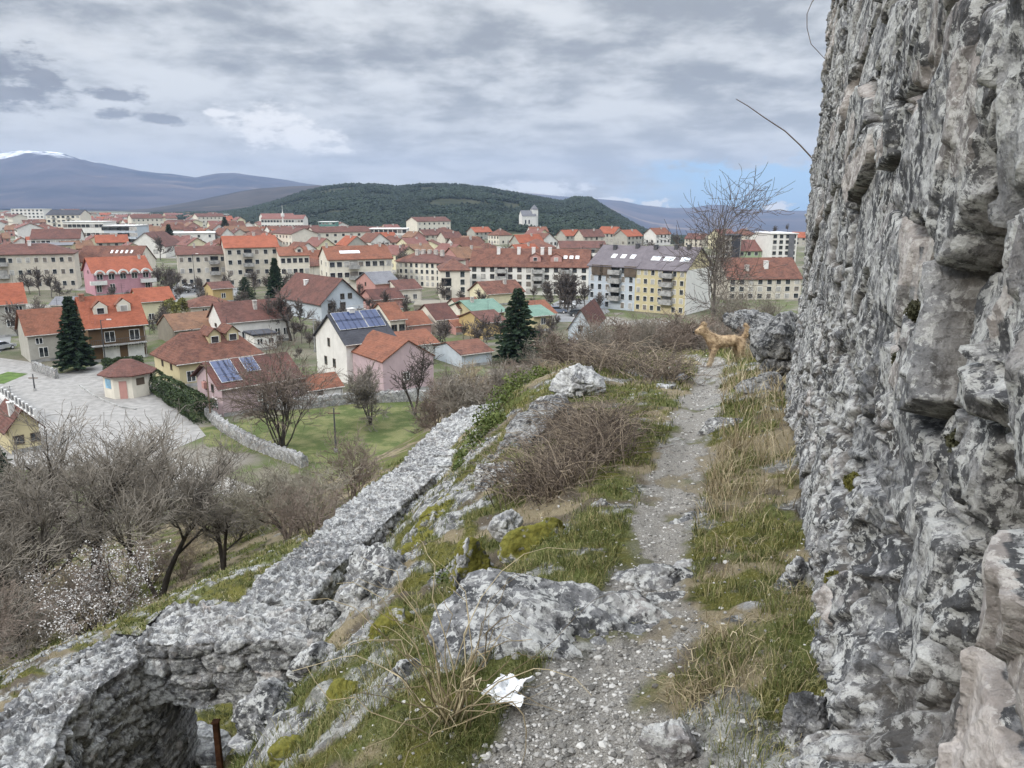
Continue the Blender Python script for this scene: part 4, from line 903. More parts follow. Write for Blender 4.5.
# chapel on the hill
zc_ = None
pc = CHAP; ch = Building('chapel', 'white chapel with a pointed tower standing in the pines', 'chapel', (pc[0], pc[1], pc[2]), R(20), 15, 9, 11, 5, 'along', 'gable', 'white', 'grey', .3, detail=False)
m = MB(); m.box((4.2, -3, -3), (10.2, 3, 17)); m.build('tower', MAT['w_white'], ch.e)
m = MB(); m.add([(3.9, -3.3, 17), (10.5, -3.3, 17), (10.5, 3.3, 17), (3.9, 3.3, 17), (7.2, 0, 22)], [(3, 2, 1, 0)], [(0, 1, 4), (1, 2, 4), (2, 3, 4), (3, 0, 4)]); m.build('spire', MAT['r_grey'], ch.e)
ch.win('F', [.25, .5], [5], 1.6, 4)
m = MB(); m.cyl((0, 0, 0), (0, 0, 19), .7, .35, 10); m.cyl((0, 0, 15), (0, 0, 17.5), 1.3, 1.3, 12); m.cyl((0, 0, 19), (0, 0, 24), .2, .1, 6)
pm_ = G(284, 236); mast = m.build('radio_mast', MAT['trim']); mast.location = (pm_[0], pm_[1], 0); tag(mast, 'slim pale mast standing before the white school block', 'mast')

# --- the far town: eight kinds of house, copied
rng = np.random.default_rng(11)
random.seed(5)
kinds = []
def proto(kind, label, L, D, H, RH, wall, tile, orient='along', roof='gable', floors=2, cols=4, name='far_house', cat='house'):
    b = Building(name, label, cat, (0, 0, -50), 0, L, D, H, RH, orient, roof, wall, tile, .4, group=label, detail=False)
    fh = H / floors
    b.win('F', fr(cols), [fh * (i + .55) for i in range(floors)], 1.2, 1.4, 'frame_dark'); b.win('L', [.3, .7], [fh * .55], 1.2, 1.4, 'frame_dark'); b.win('R', [.3, .7], [fh * .55], 1.2, 1.4, 'frame_dark')
    if roof != 'flat': b.chimney(.3, .8, .7, 1.1)
    kinds.append((kind, b.e)); return b
S = 'small far house '
proto('s', S + 'with white walls and red-orange tiled roof', 12, 9, 5.5, 3.2, 'white', 'redorange')
proto('s', S + 'with cream walls and rust tiled hipped roof', 12, 10, 5.0, 3.4, 'cream', 'rust', roof='hip')
proto('s', S + 'with its white gable end toward the castle and rust roof', 9, 13, 5.5, 3.6, 'white', 'rust', 'across')
proto('s', S + 'with beige walls and dark brown roof', 13, 9, 5.0, 3.4, 'beige', 'brownred')
proto('s', S + 'with pale yellow walls and rosy red roof', 11, 9, 6.0, 3.0, 'paleyellow', 'pinkred')
proto('s', S + 'with salmon walls and faded tan roof', 12, 10, 5.2, 3.2, 'salmon', 'tan')
proto('s', S + 'with grey walls and fresh orange roof', 12, 9, 5.5, 3.4, 'grey', 'orange')
proto('m', 'far white apartment block with low red roof', 30, 13, 10, 3.0, 'white', 'pinkred', floors=3, cols=8, name='far_apartment_block', cat='apartment block')
proto('m', 'far cream apartment block with brown roof', 26, 13, 11, 3.0, 'cream', 'brownred', floors=3, cols=7, name='far_apartment_block', cat='apartment block')
proto('w', 'far white flat-roofed hall', 34, 22, 7, .4, 'white', 'trim', roof='flat', floors=2, cols=6, name='far_hall', cat='hall')
used = {i: False for i in range(len(kinds))}
placed = []
def far_copy(ki, x, y, rz, sc):
    src = kinds[ki][1]
    o = src if not used[ki] else copy_tree(src)
    used[ki] = True
    o.location = (x, y, 0); o.rotation_euler = (0, 0, rz); o.scale = sc
count = 0
for yb, step, p_m in ((216, 8.5, .25), (219, 9.5, .2), (223, 11, .14), (227, 13, .1), (232, 15, .07), (238, 17, .05), (245, 20, .03), (253, 24, .05), (262, 27, .03), (272, 30, 0), (284, 34, 0), (296, 38, 0)):
    x = -20 + rng.random() * step
    while x < 800:
        jx = x + rng.uniform(-.25, .25) * step; jy = yb + rng.uniform(-1, 1) * (yb - 205) * .07
        x += step * rng.uniform(.8, 1.25)
        p = G(jx, jy)
        if 225 < jx and p[1] > FOOT(np.array([jx]))[0] + 10: continue
        if jx < 225 and p[1] > 1750: continue
        if any((p[0] - a) ** 2 + (p[1] - b_) ** 2 < (r + 5.5) ** 2 for a, b_, r in FOOTS): continue
        if any((p[0] - a) ** 2 + (p[1] - b_) ** 2 < 15 ** 2 for a, b_ in placed): continue
        if jx > 560 and yb > 250 or jx > 615 and yb < 240 or jx < 200 and yb > 262 or jx < 330 and yb > 290: continue
        if float(land(np.array([p[0]]), np.array([p[1]]))[0][0]) > .4: continue
        placed.append((p[0], p[1]))
        r_ = rng.random()
        ki = int(rng.integers(0, 7)) if r_ > p_m else (int(rng.integers(7, 9)) if r_ > p_m * .3 else 9)
        g_ = 1 + max(0, p[1] - 500) / 1600 if ki < 7 else 1
        far_copy(ki, p[0], p[1], R(rng.choice([38, 34, 40, -52, -50, 20]) + rng.uniform(-6, 6)), (g_ * rng.uniform(.9, 1.3), g_ * rng.uniform(.9, 1.2), rng.uniform(.85, 1.15)))
        count += 1
for i, (k_, e) in enumerate(kinds):
    if not used[i]:
        for c in list(e.children_recursive): bpy.data.objects.remove(c)
        bpy.data.objects.remove(e)
print('far houses', count)
# ---------------------------------------------------------------- the great masonry wall on the right: one weathered face
WO = np.array((.36, 0.0)); WD = np.array((.335, 1.0)) / math.hypot(.335, 1); WNn = np.array((-WD[1], WD[0]))   # foot line and outward normal
def graded(stops):
    out = [stops[0][0]]
    for (a, st), (b, _) in zip(stops[:-1], stops[1:]):
        n = max(1, int((b - a) / st)); out += list(np.linspace(a, b, n + 1)[1:])
    return np.array(out)
ws = [(-.8, .03), (.45, .0055), (1.6, .0075), (3, .012), (5, .017), (9.7, .02), (10.0, 0)]
sg = graded(ws); zg = graded([(-3.4, .02), (-1.6, .0085), (.75, .012), (2.0, .02), (6.0, 0)])
S_, Z_ = np.meshgrid(sg, zg); sh = S_.shape; s1, z1 = S_.ravel(), Z_.ravel()
sN = np.where(s1 < 1.7, s1, 1.7 + (s1 - 1.7) * .55) + .25 * z1 + .10 * fbm2(s1 * .8, z1 * 1.5, 3, 99)   # courses run longer along the far part, and lean
# stones: irregular, leaning cells at three sizes
wx = fbm2(sN * 1.6, z1 * 1.6, 4, 101) * .22; wz = fbm2(sN * 1.6 + 9, z1 * 1.6, 4, 105) * .22
f1, f2, hsh, ox, oy = worley2((sN + wx) * 2.0 + .35 * z1, (z1 + wz) * 2.5, 111)
ed = f2 - f1
tilt = (hsh[0] - .5) * ox * .50 + (hsh[1] - .5) * oy * .42
big = (hsh[2] - .5) * .22 + tilt * .55
joint = 1 - sstep(ed, .015, .075)
g1_, g2_, h2_, ox2, oy2 = worley2((sN + wx * .6 + wz * .3) * 6.5, (z1 + wz * .6) * 5.5 + sN, 121)
mid = (h2_[2] - .5) * .075 + ((h2_[0] - .5) * ox2 + (h2_[1] - .5) * oy2) * .10
jm = 1 - sstep(g2_ - g1_, .012, .07)
rubble = sstep(fbm2(sN * 1.1 + 4, z1 * 1.1, 4, 131), -.12, .22)      # where small stones and mortar show instead of big blocks
st = 1 - np.abs(fbm2(sN * 9 + z1 * 2.5, z1 * 3.2, 5, 141)) * 2.0        # torn, upright grain
fine = fbm2(sN * 30, z1 * 24, 4, 151)
g3_, g4_, h3_, ox3, oy3 = worley2((sN + wx * .3) * 17 + z1 * 3, (z1) * 11, 161)
chip = ((h3_[0] - .5) * ox3 + (h3_[1] - .5) * oy3) * .05
nearf = np.interp(s1, [0, 1.2, 2.5, 5, 10], [.62, .55, .34, .26, .24])
rid1 = 1 - np.abs(fbm2(sN * 5 + wz * 3, z1 * 4 + wx * 3, 6, 143, .58)) * 2.2
rid2 = 1 - np.abs(fbm2(sN * 17, z1 * 13, 4, 147, .6)) * 2.2
q1, q2, hq, qx, qy = worley2((sN + wx * .8) * 3.6 + z1 * 1.3, z1 * 2.6 - sN * .5 + wz, 165)      # leaning slabs that break along sharp edges
r1_, r2_, hr, rx_, ry_ = worley2(sN * 9.5 - z1 * 2.2, z1 * 6.0 + wx * 2, 167)
facet = (((hq[0] - .5) * qx + (hq[1] - .5) * qy) * .20 + (hq[2] - .5) * .06) * nearf + ((hr[0] - .5) * rx_ + (hr[1] - .5) * ry_) * .060 + (hr[2] - .5) * .016
bl = .30 + .70 * rubble                          # broad blocks keep flat faces, rubble and mortar patches are broken up
disp = (big * (1 - .5 * rubble) - joint * (.17 - .08 * rubble) + mid * (.10 + .95 * rubble) - jm * .06 * rubble) * nearf + ((st - .6) * .022 + (rid1 - .5) * .018 + (rid2 - .5) * .010 + chip * np.maximum(nearf, .5) + facet) * bl + fine * .004
disp += fbm2(s1 * .5, z1 * .45, 3, 171) * .045                              # bulges
pits = sstep(fbm2(s1 * 3.4, z1 * 3.0, 4, 181), .34, .5); disp -= pits * .10 * nearf
hdrop = -1.6 - .0 * s1 + np.interp(s1, [0, 2, 5, 8, 11], [0, 0, -.25, -.6, -1.1])
blk = np.zeros(s1.shape); flat_ = np.zeros(s1.shape)
for bs, bz, rs_, rz_, ps, tn_ in ((1.02, -.88, .17, .19, .0, 1.0), (.96, -.53, .10, .08, .01, .85), (1.84, -.13, .09, .10, .0, .7), (1.60, -.80, .13, .16, .0, 0), (1.22, .14, .13, .20, .01, 0), (2.4, .12, .16, .14, .0, 0), (1.85, -.62, .16, .14, .01, 0), (1.5, .55, .16, .18, .01, 0), (2.2, -.45, .17, .13, .0, 0), (1.18, -.14, .14, .13, .0, 0), (3.1, .5, .25, .2, 0, 0), (2.0, 1.0, .2, .22, 0, 0)):
    e_ = np.maximum(np.abs((s1 + wx * .22 - bs) / rs_ + (z1 - bz) * .8), np.abs((z1 + wz * .22 - bz) / rz_ - (s1 - bs) * 1.0)); e_ = e_ + .12 * fbm2(s1 * 7, z1 * 7, 4, int(bs * 100)); m_b = 1 - sstep(e_, .92, 1.04)
    rim = np.exp(-((e_ - 1.10) / .08) ** 2); disp = disp * (1 - m_b) + m_b * (ps + (s1 - bs) * .05 + facet * .55 + (rid1 - .5) * .006 + (st - .6) * .008 + fine * .005) - rim * .045
    blk = np.maximum(blk, m_b * tn_); flat_ = np.maximum(flat_, m_b)
foot_ = 1 - sstep(z1 - hdrop, -.1, 1.15)
disp += (1 - .85 * flat_) * foot_ ** 1.3 * np.interp(s1, [-1, .8, 1.6, 2.3, 3, 4, 6, 10], [.05, .12, .25, .24, .13, .08, .08, .12]) * (1 + .35 * fbm2(s1 * 1.3, z1 * .8, 3, 191))
disp += np.maximum(0, z1 - .5) * -.045                                       # leans back
disp = np.where(s1 < .6, disp * np.clip((s1 + .8) / 1.4, .3, 1), disp)
endc = sstep(s1, 9.55, 10.0); disp -= endc * .35
wx_ = WO[0] + WD[0] * s1 + WNn[0] * disp; wy_ = WO[1] + WD[1] * s1 + WNn[1] * disp
V = np.stack([wx_, wy_, CAMZ + z1], -1); ns, nz = len(sg), len(zg)
k = np.arange((nz - 1) * ns).reshape(nz - 1, ns)[:, :-1]
Fq = np.stack([k, k + 1, k + 1 + ns, k + ns], -1).reshape(-1, 4)[:, ::-1]
jt = (1 - flat_) * np.clip(np.maximum(joint * .9, jm * (.2 + .8 * rubble) * .8) + pits * .5, 0, 1)
# thickness: back face, top and far end
bk = 1.4; nb = len(V); front = lambda i, j: j * ns + i
ex = []; q = []
edge = [front(i, nz - 1) for i in range(0, ns)]; e2 = [front(ns - 1, j) for j in range(nz - 1, -1, -1)][1:]
loop = edge + e2
Vb = V[loop] - np.array([WNn[0], WNn[1], 0]) * (bk + 0 * 1)
V = np.vstack([V, Vb]); WALLV = V
q = np.array([[loop[i], nb + i, nb + i + 1, loop[i + 1]] for i in range(len(loop) - 1)])[:, ::-1]
cw = empty('castle_wall', (0, 0, 0), 0, 'towering weathered grey masonry wall rising beside the footpath', 'wall')
pad = np.zeros(len(Vb))
mesh_np('masonry', V, [Fq, q], MAT['cliff'], cw, smooth=True, attrs=dict(joint=np.append(jt, pad), tint=np.append(np.where(blk > .3, .5 + .65 * blk, hsh[2] * .6 + h2_[1] * .4), pad + .5)))
def wall_pt(s, z):
    """a point on the built face"""
    i = int(np.argmin(abs(sg - s))); j = int(np.argmin(abs(zg - (z - CAMZ)))); return WALLV[j * len(sg) + i]

# ---------------------------------------------------------------- boulders and ledges
def ico(sub):
    import bmesh
    bm = bmesh.new(); bmesh.ops.create_icosphere(bm, subdivisions=sub, radius=1); bm.verts.ensure_lookup_table()
    v = np.array([x.co[:] for x in bm.verts]); f = np.array([[x.index for x in p.verts] for p in bm.faces]); bm.free(); return v, f
ICO = {k: ico(k) for k in (1, 2, 5, 6)}
def rock(name, label, c, dims, rz=0, seed=0, mat='rock', sub=6, tilt=(0, 0), rough=1.0, cat='rock', group=None, nplanes=16):
    v, f = ICO[sub]; v = v.copy(); r = np.random.default_rng(seed)
    for _ in range(nplanes):
        n = r.normal(size=3); n /= np.linalg.norm(n); off = r.uniform(.50, .85)
        d = v @ n - off; v = v - np.outer(np.maximum(d, 0) * .88, n)
    sc = np.array(dims) / 2; w = v * sc; mn = min(dims)
    nn = v / np.maximum(np.linalg.norm(v, axis=1, keepdims=True), 1e-6)
    q = w * (1 / max(mn, .12)) * .9 + seed * 3.1
    big = fbm3(q * 1.2, 4, seed); rid = 1 - np.abs(fbm3(q * 2.6, 5, seed + 3)) * 2; fin = fbm3(q * 9, 4, seed + 7)
    a = q * np.array([2.2, 2.2, 3.2]); crack = sstep(np.abs(fbm3(a * .8, 4, seed + 11)), .07, .0)
    fa = np.zeros(len(w)); r2 = np.random.default_rng(seed + 50)
    for k_ in (2.6, 6.0):                       # broken facets: piecewise planes of random cells
        i_ = np.floor(q * k_ * .5 + fbm3(q * 1.1, 3, seed + 21)[:, None] * 1.2); hx = [_h(i_[:, 0], i_[:, 1], i_[:, 2].astype(np.int64) * 7919, seed + c) - .5 for c in (1, 2, 3, 4)]
        fr_ = q * k_ * .5 - np.floor(q * k_ * .5) - .5; fa += (hx[0] * fr_[:, 0] + hx[1] * fr_[:, 1] + hx[2] * fr_[:, 2] + hx[3] * .6) / k_ * .55
    w = w + nn * (big * .22 + fa + (rid - .6) * .12 + fin * .045 - crack * .15)[:, None] * mn * .62 * rough
    T = Matrix.Rotation(rz, 3, 'Z') @ Matrix.Rotation(tilt[0], 3, 'X') @ Matrix.Rotation(tilt[1], 3, 'Y')
    w = w @ np.array(T).T
    o = mesh_np(name, w, f, MAT[mat], smooth=True); o.location = tuple(c)
    return tag(o, label, cat, group or 'rocks along the footpath')
def rock_px(label, px, py, t, wpx, hpx, deep=.8, sink=0.0, name='boulder', **k):
    """centre pixel, distance, size in pixels"""
    p = P(px, py, t); w = wpx * t / FPX; h = hpx * t / FPX
    return rock(name, label, (p[0], p[1] + .15 * w * deep, p[2] - sink), (w, w * deep, h), **k)
rock_px('broad grey lichen-spotted ledge of rock jutting across the footpath', 590, 655, 2.95, 330, 92, .85, .05, name='rock_ledge', seed=3, rz=R(-6), tilt=(R(8), R(7)), rough=.8)
rock_px('pale craggy block at the upper end of the big ledge', 492, 612, 3.2, 85, 90, .9, .02, seed=8, mat='rock', rz=R(20))
rock_px('low worn slab across the path above the big ledge', 655, 583, 3.65, 150, 50, .5, .03, name='rock_slab', seed=11, rough=.7)
rock_px('smooth pale stone embedded at the upper edge of the path slab', 700, 572, 3.8, 52, 22, .7, .0, name='stone', seed=14, mat='rock_pale', sub=5, rough=.6)
rock_px('speckled stone half buried in grass near the camera', 676, 752, 2.14, 78, 58, .8, .02, seed=17, mat='rock_pale')
rock_px('grey pointed rock standing left of the crumpled paper', 405, 695, 3.0, 85, 85, .8, .05, seed=21)
rock_px('jagged rock with moss behind the pointed grey one', 350, 700, 3.35, 75, 105, .8, .08, seed=24, mat='rock_moss')
rock_px('large dark grey rock face leaning against the ruined wall', 372, 588, 5.9, 112, 125, .9, .1, seed=27, mat='rock', rough=.9)
rock_px('rock with yellow-green moss under the brambles', 475, 585, 4.9, 95, 140, .9, .12, seed=31, mat='rock_moss')
rock_px('white bare stone poking from the brambles', 507, 528, 5.0, 38, 34, .9, 0, name='stone', seed=33, mat='rock_pale', sub=5)
rock_px('upright pale stone sliver amid moss', 463, 560, 4.75, 18, 62, .8, 0, name='stone', seed=35, mat='rock_pale', sub=5, tilt=(0, R(12)))
rock_px('dark mossy block under the bramble heap', 540, 545, 4.8, 80, 60, .9, .05, seed=37, mat='rock_moss')
rock_px('tilted grey outcrop between the leafy shrub and the brambles', 548, 432, 8.3, 105, 78, .8, .12, seed=41, mat='rock_dark', tilt=(0, R(-24)))
rock_px('white-topped pinnacle rock on the skyline of the ridge', 580, 380, 10.2, 62, 42, .8, .08, seed=46, mat='rock_pale', tilt=(0, R(-15)))
rock_px('rough ledge of grey rock at the right edge of the path', 735, 432, 7.6, 75, 42, .8, .05, seed=47)
rock_px('grey rock step beside the path below the dry grass', 700, 530, 4.6, 72, 30, .9, .03, seed=51, name='rock_slab')
rock_px('tall grey crag between the dog and the great wall', 789, 350, 10.6, 80, 105, .9, .1, seed=54, mat='rock_dark')
rock_px('rounded dark crag at the foot of the bare ridge tree', 752, 322, 16.5, 74, 34, .8, .1, seed=57, mat='rock_dark')
rock_px('crag in front of the tall one, beside the path bend', 764, 392, 9.0, 60, 62, .8, .1, seed=59, mat='rock_dark')
rock_px('pale rock at the bottom corner beside the gateway', 268, 712, 4.1, 72, 60, .9, .05, seed=61, mat='rock')
rock_px('white flat stone lying below the gateway', 243, 746, 4.1, 42, 18, .8, 0, name='stone', seed=63, mat='rock_pale', sub=5)
rock_px('weathered slab sloping from the gateway up the bank', 312, 668, 4.7, 66, 62, .9, .08, seed=65, mat='rock', tilt=(0, R(-20)), name='rock_slab')
rock_px('angular rock above the dead stalks', 437, 712, 2.85, 56, 60, .8, .03, seed=67, mat='rock')
rock_px('small white stone on the moss', 331, 652, 4.6, 12, 14, .8, 0, name='stone', seed=69, mat='rock_pale', sub=5)
rock_px('rocky rib at the bottom edge under the stalks', 360, 762, 2.8, 90, 60, .8, .05, seed=71, mat='rock_moss')
rock_px('block of stone at the base of the great wall near the camera', 812, 720, 2.0, 60, 130, .7, .05, seed=73, mat='rock')
rock_px('grey rock under the great wall where the dry grass ends', 800, 585, 3.1, 60, 70, .7, .05, seed=75, mat='rock')
rock_px('flat stone sunk in the left verge of the path', 665, 388, 10.6, 28, 10, .8, 0, name='stone', seed=77, mat='rock_pale', sub=5)
rock_px('little white rock beside the far bend of the path', 683, 378, 11.5, 14, 12, .8, 0, name='stone', seed=79, mat='rock_pale', sub=5)

# ---------------------------------------------------------------- the ruined curtain wall below, with its gateway
rw = empty('ruined_wall', (-2.4, 6, 19), 0, 'ruined lichen-grey rubble wall with a gateway, running down the slope', 'ruined wall')
def rubble_run(name, cen, width, top, bottom, ds=.022, seed=0, cap=(True, True), cell=5.0):
    """a rubble wall along the line cen (N,2): heights top, bottom and width along it; rough stones all over"""
    cen = np.array(cen, float); L = np.concatenate([[0], np.cumsum(np.hypot(*np.diff(cen, axis=0).T))])
    n = max(4, int(L[-1] / ds)); u = np.linspace(0, L[-1], n)
    cx = np.interp(u, L, cen[:, 0]); cyy = np.interp(u, L, cen[:, 1])
    k_ = max(3, int(.5 / ds)) | 1
    if n > 3 * k_:
        pad = lambda a: np.convolve(np.pad(a, k_ // 2, mode='reflect', reflect_type='odd'), np.ones(k_) / k_, 'valid')
        cx, cyy = pad(cx), pad(cyy)
    wv = np.interp(u, L, width); tv = np.interp(u, L, top); bv = np.interp(u, L, bottom)
    tx = np.gradient(cx, u); ty = np.gradient(cyy, u); m = np.hypot(tx, ty); nx_, ny_ = -ty / m, tx / m       # left normal
    Hm = float((tv - bv).max()); Wm = float(wv.max())
    na_ = max(4, int(Hm / ds)); nb_ = max(4, int(Wm / ds))
    # section from the right foot up, over and down the left side: (across -.5...5, up 0..1, normal)
    sec = [(.5, i / na_, (1, 0)) for i in range(na_)] + [(.5 - i / nb_, 1.0, (0, 1)) for i in range(nb_ + 1)] + [(-.5, 1 - (i + 1) / na_, (-1, 0)) for i in range(na_)]
    a_ = np.array([q[0] for q in sec]); h_ = np.array([q[1] for q in sec]); nrm = np.array([q[2] for q in sec], float)
    for _ in range(2):
        nrm[1:-1] = (nrm[:-2] + nrm[1:-1] * 2 + nrm[2:]) / 4
    nrm /= np.linalg.norm(nrm, axis=1, keepdims=True)
    arc = np.concatenate([[0], np.cumsum(np.hypot(np.diff(a_) * Wm, np.diff(h_) * Hm))])
    U, K = np.meshgrid(np.arange(n), np.arange(len(sec)), indexing='ij'); U, K = U.ravel(), K.ravel()
    uu, vv = u[U], arc[K]
    topness = np.clip(nrm[K, 1], 0, 1)
    w1 = fbm2(uu * 3, vv * 3, 3, seed + 1) * .12; w2 = fbm2(uu * 3 + 5, vv * 3, 3, seed + 2) * .10
    e1, e2, hh_, o1, o2 = worley2((uu + w1 * .5) * cell * .72, (vv + w2 * .35) * cell * 1.5, seed + 3, .62)
    j = 1 - sstep(e2 - e1, .02, .10)
    d1, d2, hd, p1, p2 = worley2((uu + w1) * cell * 3.2, (vv + w2) * cell * 3.6, seed + 5)
    j2 = 1 - sstep(d2 - d1, .03, .13)
    dsp = .85 * (hh_[2] - .5) * .05 + ((hh_[0] - .5) * o1 + (hh_[1] - .5) * o2) * .10 - j * .045 * (1 - .5 * topness) + (.35 + .65 * topness) * ((hd[2] - .5) * .034 + ((hd[0] - .5) * p1 + (hd[1] - .5) * p2) * .05) - j2 * .012 + (.5 - np.abs(fbm2(uu * 11, vv * 11, 4, seed + 8))) * .022 + fbm2(uu * .9, vv * .9, 3, seed + 9) * .035
    X_ = cx[U] - nx_[U] * (a_[K] * wv[U]) - nx_[U] * nrm[K, 0] * dsp
    Y_ = cyy[U] - ny_[U] * (a_[K] * wv[U]) - ny_[U] * nrm[K, 0] * dsp
    Z__ = bv[U] + (tv[U] - bv[U]) * h_[K] + nrm[K, 1] * dsp
    # crumbling: the crest loses stones
    v = np.stack([X_, Y_, Z__], -1); ks = len(sec)
    kk = np.arange((n - 1) * ks).reshape(n - 1, ks)[:, :-1]
    f = np.stack([kk, kk + 1, kk + 1 + ks, kk + ks], -1).reshape(-1, 4)[:, ::-1]
    fl = [f]
    caps = []
    for e, flip in ((0, False), (n - 1, True)):
        base = e * ks
        for i in range(ks // 2):
            q4 = [base + i, base + i + 1, base + ks - 2 - i, base + ks - 1 - i]
            if i + 1 >= ks - 2 - i: break
            caps.append(q4 if not flip else q4[::-1])
    fl.append(np.array(caps))
    off = np.array(rw.location)
    o = mesh_np(name, v - off, fl, MAT['rubble'], rw, smooth=True, attrs=dict(joint=np.clip(j * .75 + j2 * .35, 0, 1), tint=hh_[2] * .5 + hd[1] * .5))
    return o
def edge_mid(pairs):
    """(outer pixel, inner pixel, t): centre line, widths and crest heights from both crest edges"""
    c, w, z = [], [], []
    for (ox_, oy_), (ix_, iy_), t in pairs:
        pi = P(ix_, iy_, t); d = ray(ox_, oy_); po = np.array((0, 0, CAMZ)) + d * ((pi[2] - CAMZ) / d[2])   # outer edge on the same level
        c.append((pi[:2] + po[:2]) / 2); w.append(np.hypot(*(pi[:2] - po[:2]))); z.append(pi[2])
    return np.array(c), np.array(w), np.array(z)
prs = [((238, 602), (298, 614), 6.55), ((277, 564), (337, 566), 7.5), ((312, 536), (371, 536), 9.0), ((365, 486), (421, 487), 12.0), ((396, 470), (446, 464), 13.8), ((415, 445), (463, 446), 15.2), ((434, 427), (478, 424), 16.8), ((462, 413), (490, 409), 18.2), ((496, 402), (512, 402), 20.0)]
c_, w_, z_ = edge_mid(prs)
w_ = np.clip(w_, .55, .85); print('wall C', c_.round(2).tolist(), w_.round(2), z_.round(2))
rubble_run('wall_run', c_, w_, z_, z_ - np.interp(np.arange(len(z_)), [0, 2, 8], [1.9, 1.5, 1.8]), .024, 210, cell=5.5)
# low outer parapet stones on the meadow side of the run
pr2 = [((240, 586), (256, 593), 8.5), ((256, 576), (270, 583), 8.95), ((272, 566), (284, 572), 9.4), ((292, 551), (302, 557), 10.1)]
c2, w2, z2 = edge_mid(pr2); rubble_run('parapet', c2, np.clip(w2, .22, .4), z2 - np.array([.5, .06, .05, .4]), z2 - 1.6, .02, 240, cell=5)
# the gateway: left wall coming toward the camera, a lintel across, right jamb
prA = [((-140, 800), (-40, 862), 3.6), ((-60, 748), (18, 790), 4.3), ((0, 712), (56, 724), 5.0), ((48, 672), (96, 688), 5.6), ((95, 640), (134, 664), 6.0), ((128, 627), (160, 650), 6.35)]
cA, wA, zA = edge_mid(prA); wA = np.clip(wA, .5, .8); print('wall A', cA.round(2).tolist(), wA.round(2), zA.round(2))
rubble_run('wall_run', cA, wA, zA, zA - 2.6, .018, 270, cell=5)
zL = float(zA[-1]); xl, xr_ = P(150, 650, 6.0)[0], P(250, 640, 6.0)[0]; yb_ = float(cA[-1][1])
yl = P(185, 655, 6.05)[1] + .32
ztop = P(185, 650, 6.0)[2]; zdoor = P(195, 719, 6.0)[2]
xd0, xd1 = P(171, 719, 6.0)[0], P(224, 719, 6.0)[0]
rubble_run('lintel', [(xl - .15, yl), (xr_ + .62, yl)], [.62, .62], [ztop + .02, ztop + .06], [zdoor, zdoor + .02], .016, 300, cell=4.6)
rubble_run('jamb', [(xl - .35, yl + .05), (xl - .02, yl + .05)], [.58, .58], [zdoor - .005, zdoor - .005], [zdoor - 1.8, zdoor - 1.8], .018, 320, cell=4.6)
rubble_run('jamb', [(xd1, yl + .02), (xr_ + .6, yl + .02)], [.58, .58], [zdoor - .005, zdoor - .005], [zdoor - 1.8, zdoor - 1.8], .018, 330, cell=4.6)
# putlog holes in the inner face of the left wall

for i, (lab, px, py, t, w, h, mt, tl) in enumerate([
    ('jagged grey outcrop above the middle of the ruined wall', 445, 520, 7.6, 70, 60, 'rock_moss', -20), ('mossy outcrop between the ruined wall and the bramble heap', 425, 560, 6.5, 75, 80, 'rock_moss', 15), ('slanted grey rock under the left edge of the brambles', 490, 478, 7.4, 60, 60, 'rock', -25),
    ('small grey rock below the tilted outcrop', 515, 470, 7.6, 45, 40, 'rock', -20), ('pale cracked rock on the bank above the gateway', 395, 640, 4.3, 75, 70, 'rock_moss', 10), ('long low rock rib beside the short grass', 600, 500, 5.2, 26, 24, 'rock', 0),
    ('knobbly rock between the big ledge and the brambles', 455, 640, 3.6, 50, 60, 'rock_moss', 0), ('white weathered rock at the brink above the wall end', 545, 405, 9.8, 50, 26, 'rock_pale', -15), ('grey boulder beside the dead stalks at the bottom', 300, 755, 3.2, 70, 50, 'rock_moss', 0),
    ('low grey rock sunk into the verge right of the paper', 628, 612, 3.3, 60, 22, 'rock', 0), ('flat bedrock patch in the middle of the path', 690, 600, 3.3, 90, 22, 'rock', 0), ('small dark rock at the corner of the ruined wall and bank', 325, 612, 6.0, 40, 34, 'rock', 0)]):
    rock_px(lab, px, py, t, w, h, .85, .06, seed=120 + i * 3, mat=mt, tilt=(0, R(tl)))

st_ = MB(); r7 = np.random.default_rng(7); pa, pb = P(398, 520, 10.4), P(452, 468, 14.2)
for i in range(11):                             # worn steps that climb along the inside of the ruined wall
    f = i / 10; c = pa * (1 - f) + pb * f; z_s = lz(c[0], c[1]) + .05; M_ = Matrix.Translation((c[0], c[1], z_s)) @ Matrix.Rotation(R(r7.uniform(-8, 8)), 4, 'Z')
    w_ = r7.uniform(.28, .36); q8 = [(x + r7.normal(0, .02), y + r7.normal(0, .02), z + r7.normal(0, .01)) for z in (-.3, .02) for x, y in ((-w_, -.19), (w_, -.19), (w_, .19), (-w_, .19))]
    st_.add([M_ @ Vector(q) for q in q8], [(3, 2, 1, 0), (4, 5, 6, 7), (0, 1, 5, 4), (1, 2, 6, 5), (2, 3, 7, 6), (3, 0, 4, 7)])
tag(st_.build('stone_steps', MAT['rock']), 'worn pale stone steps climbing along the inside of the ruined wall', 'steps')

rock_px('flat pale bedrock seen through the gateway of the ruined wall', 196, 752, 7.0, 78, 30, .9, 0, name='rock_slab', seed=301, mat='rock_pale', rough=.6)
rock_px('mossy stone just beyond the gateway opening', 186, 735, 7.9, 40, 22, .9, 0, seed=303, mat='rock_moss')
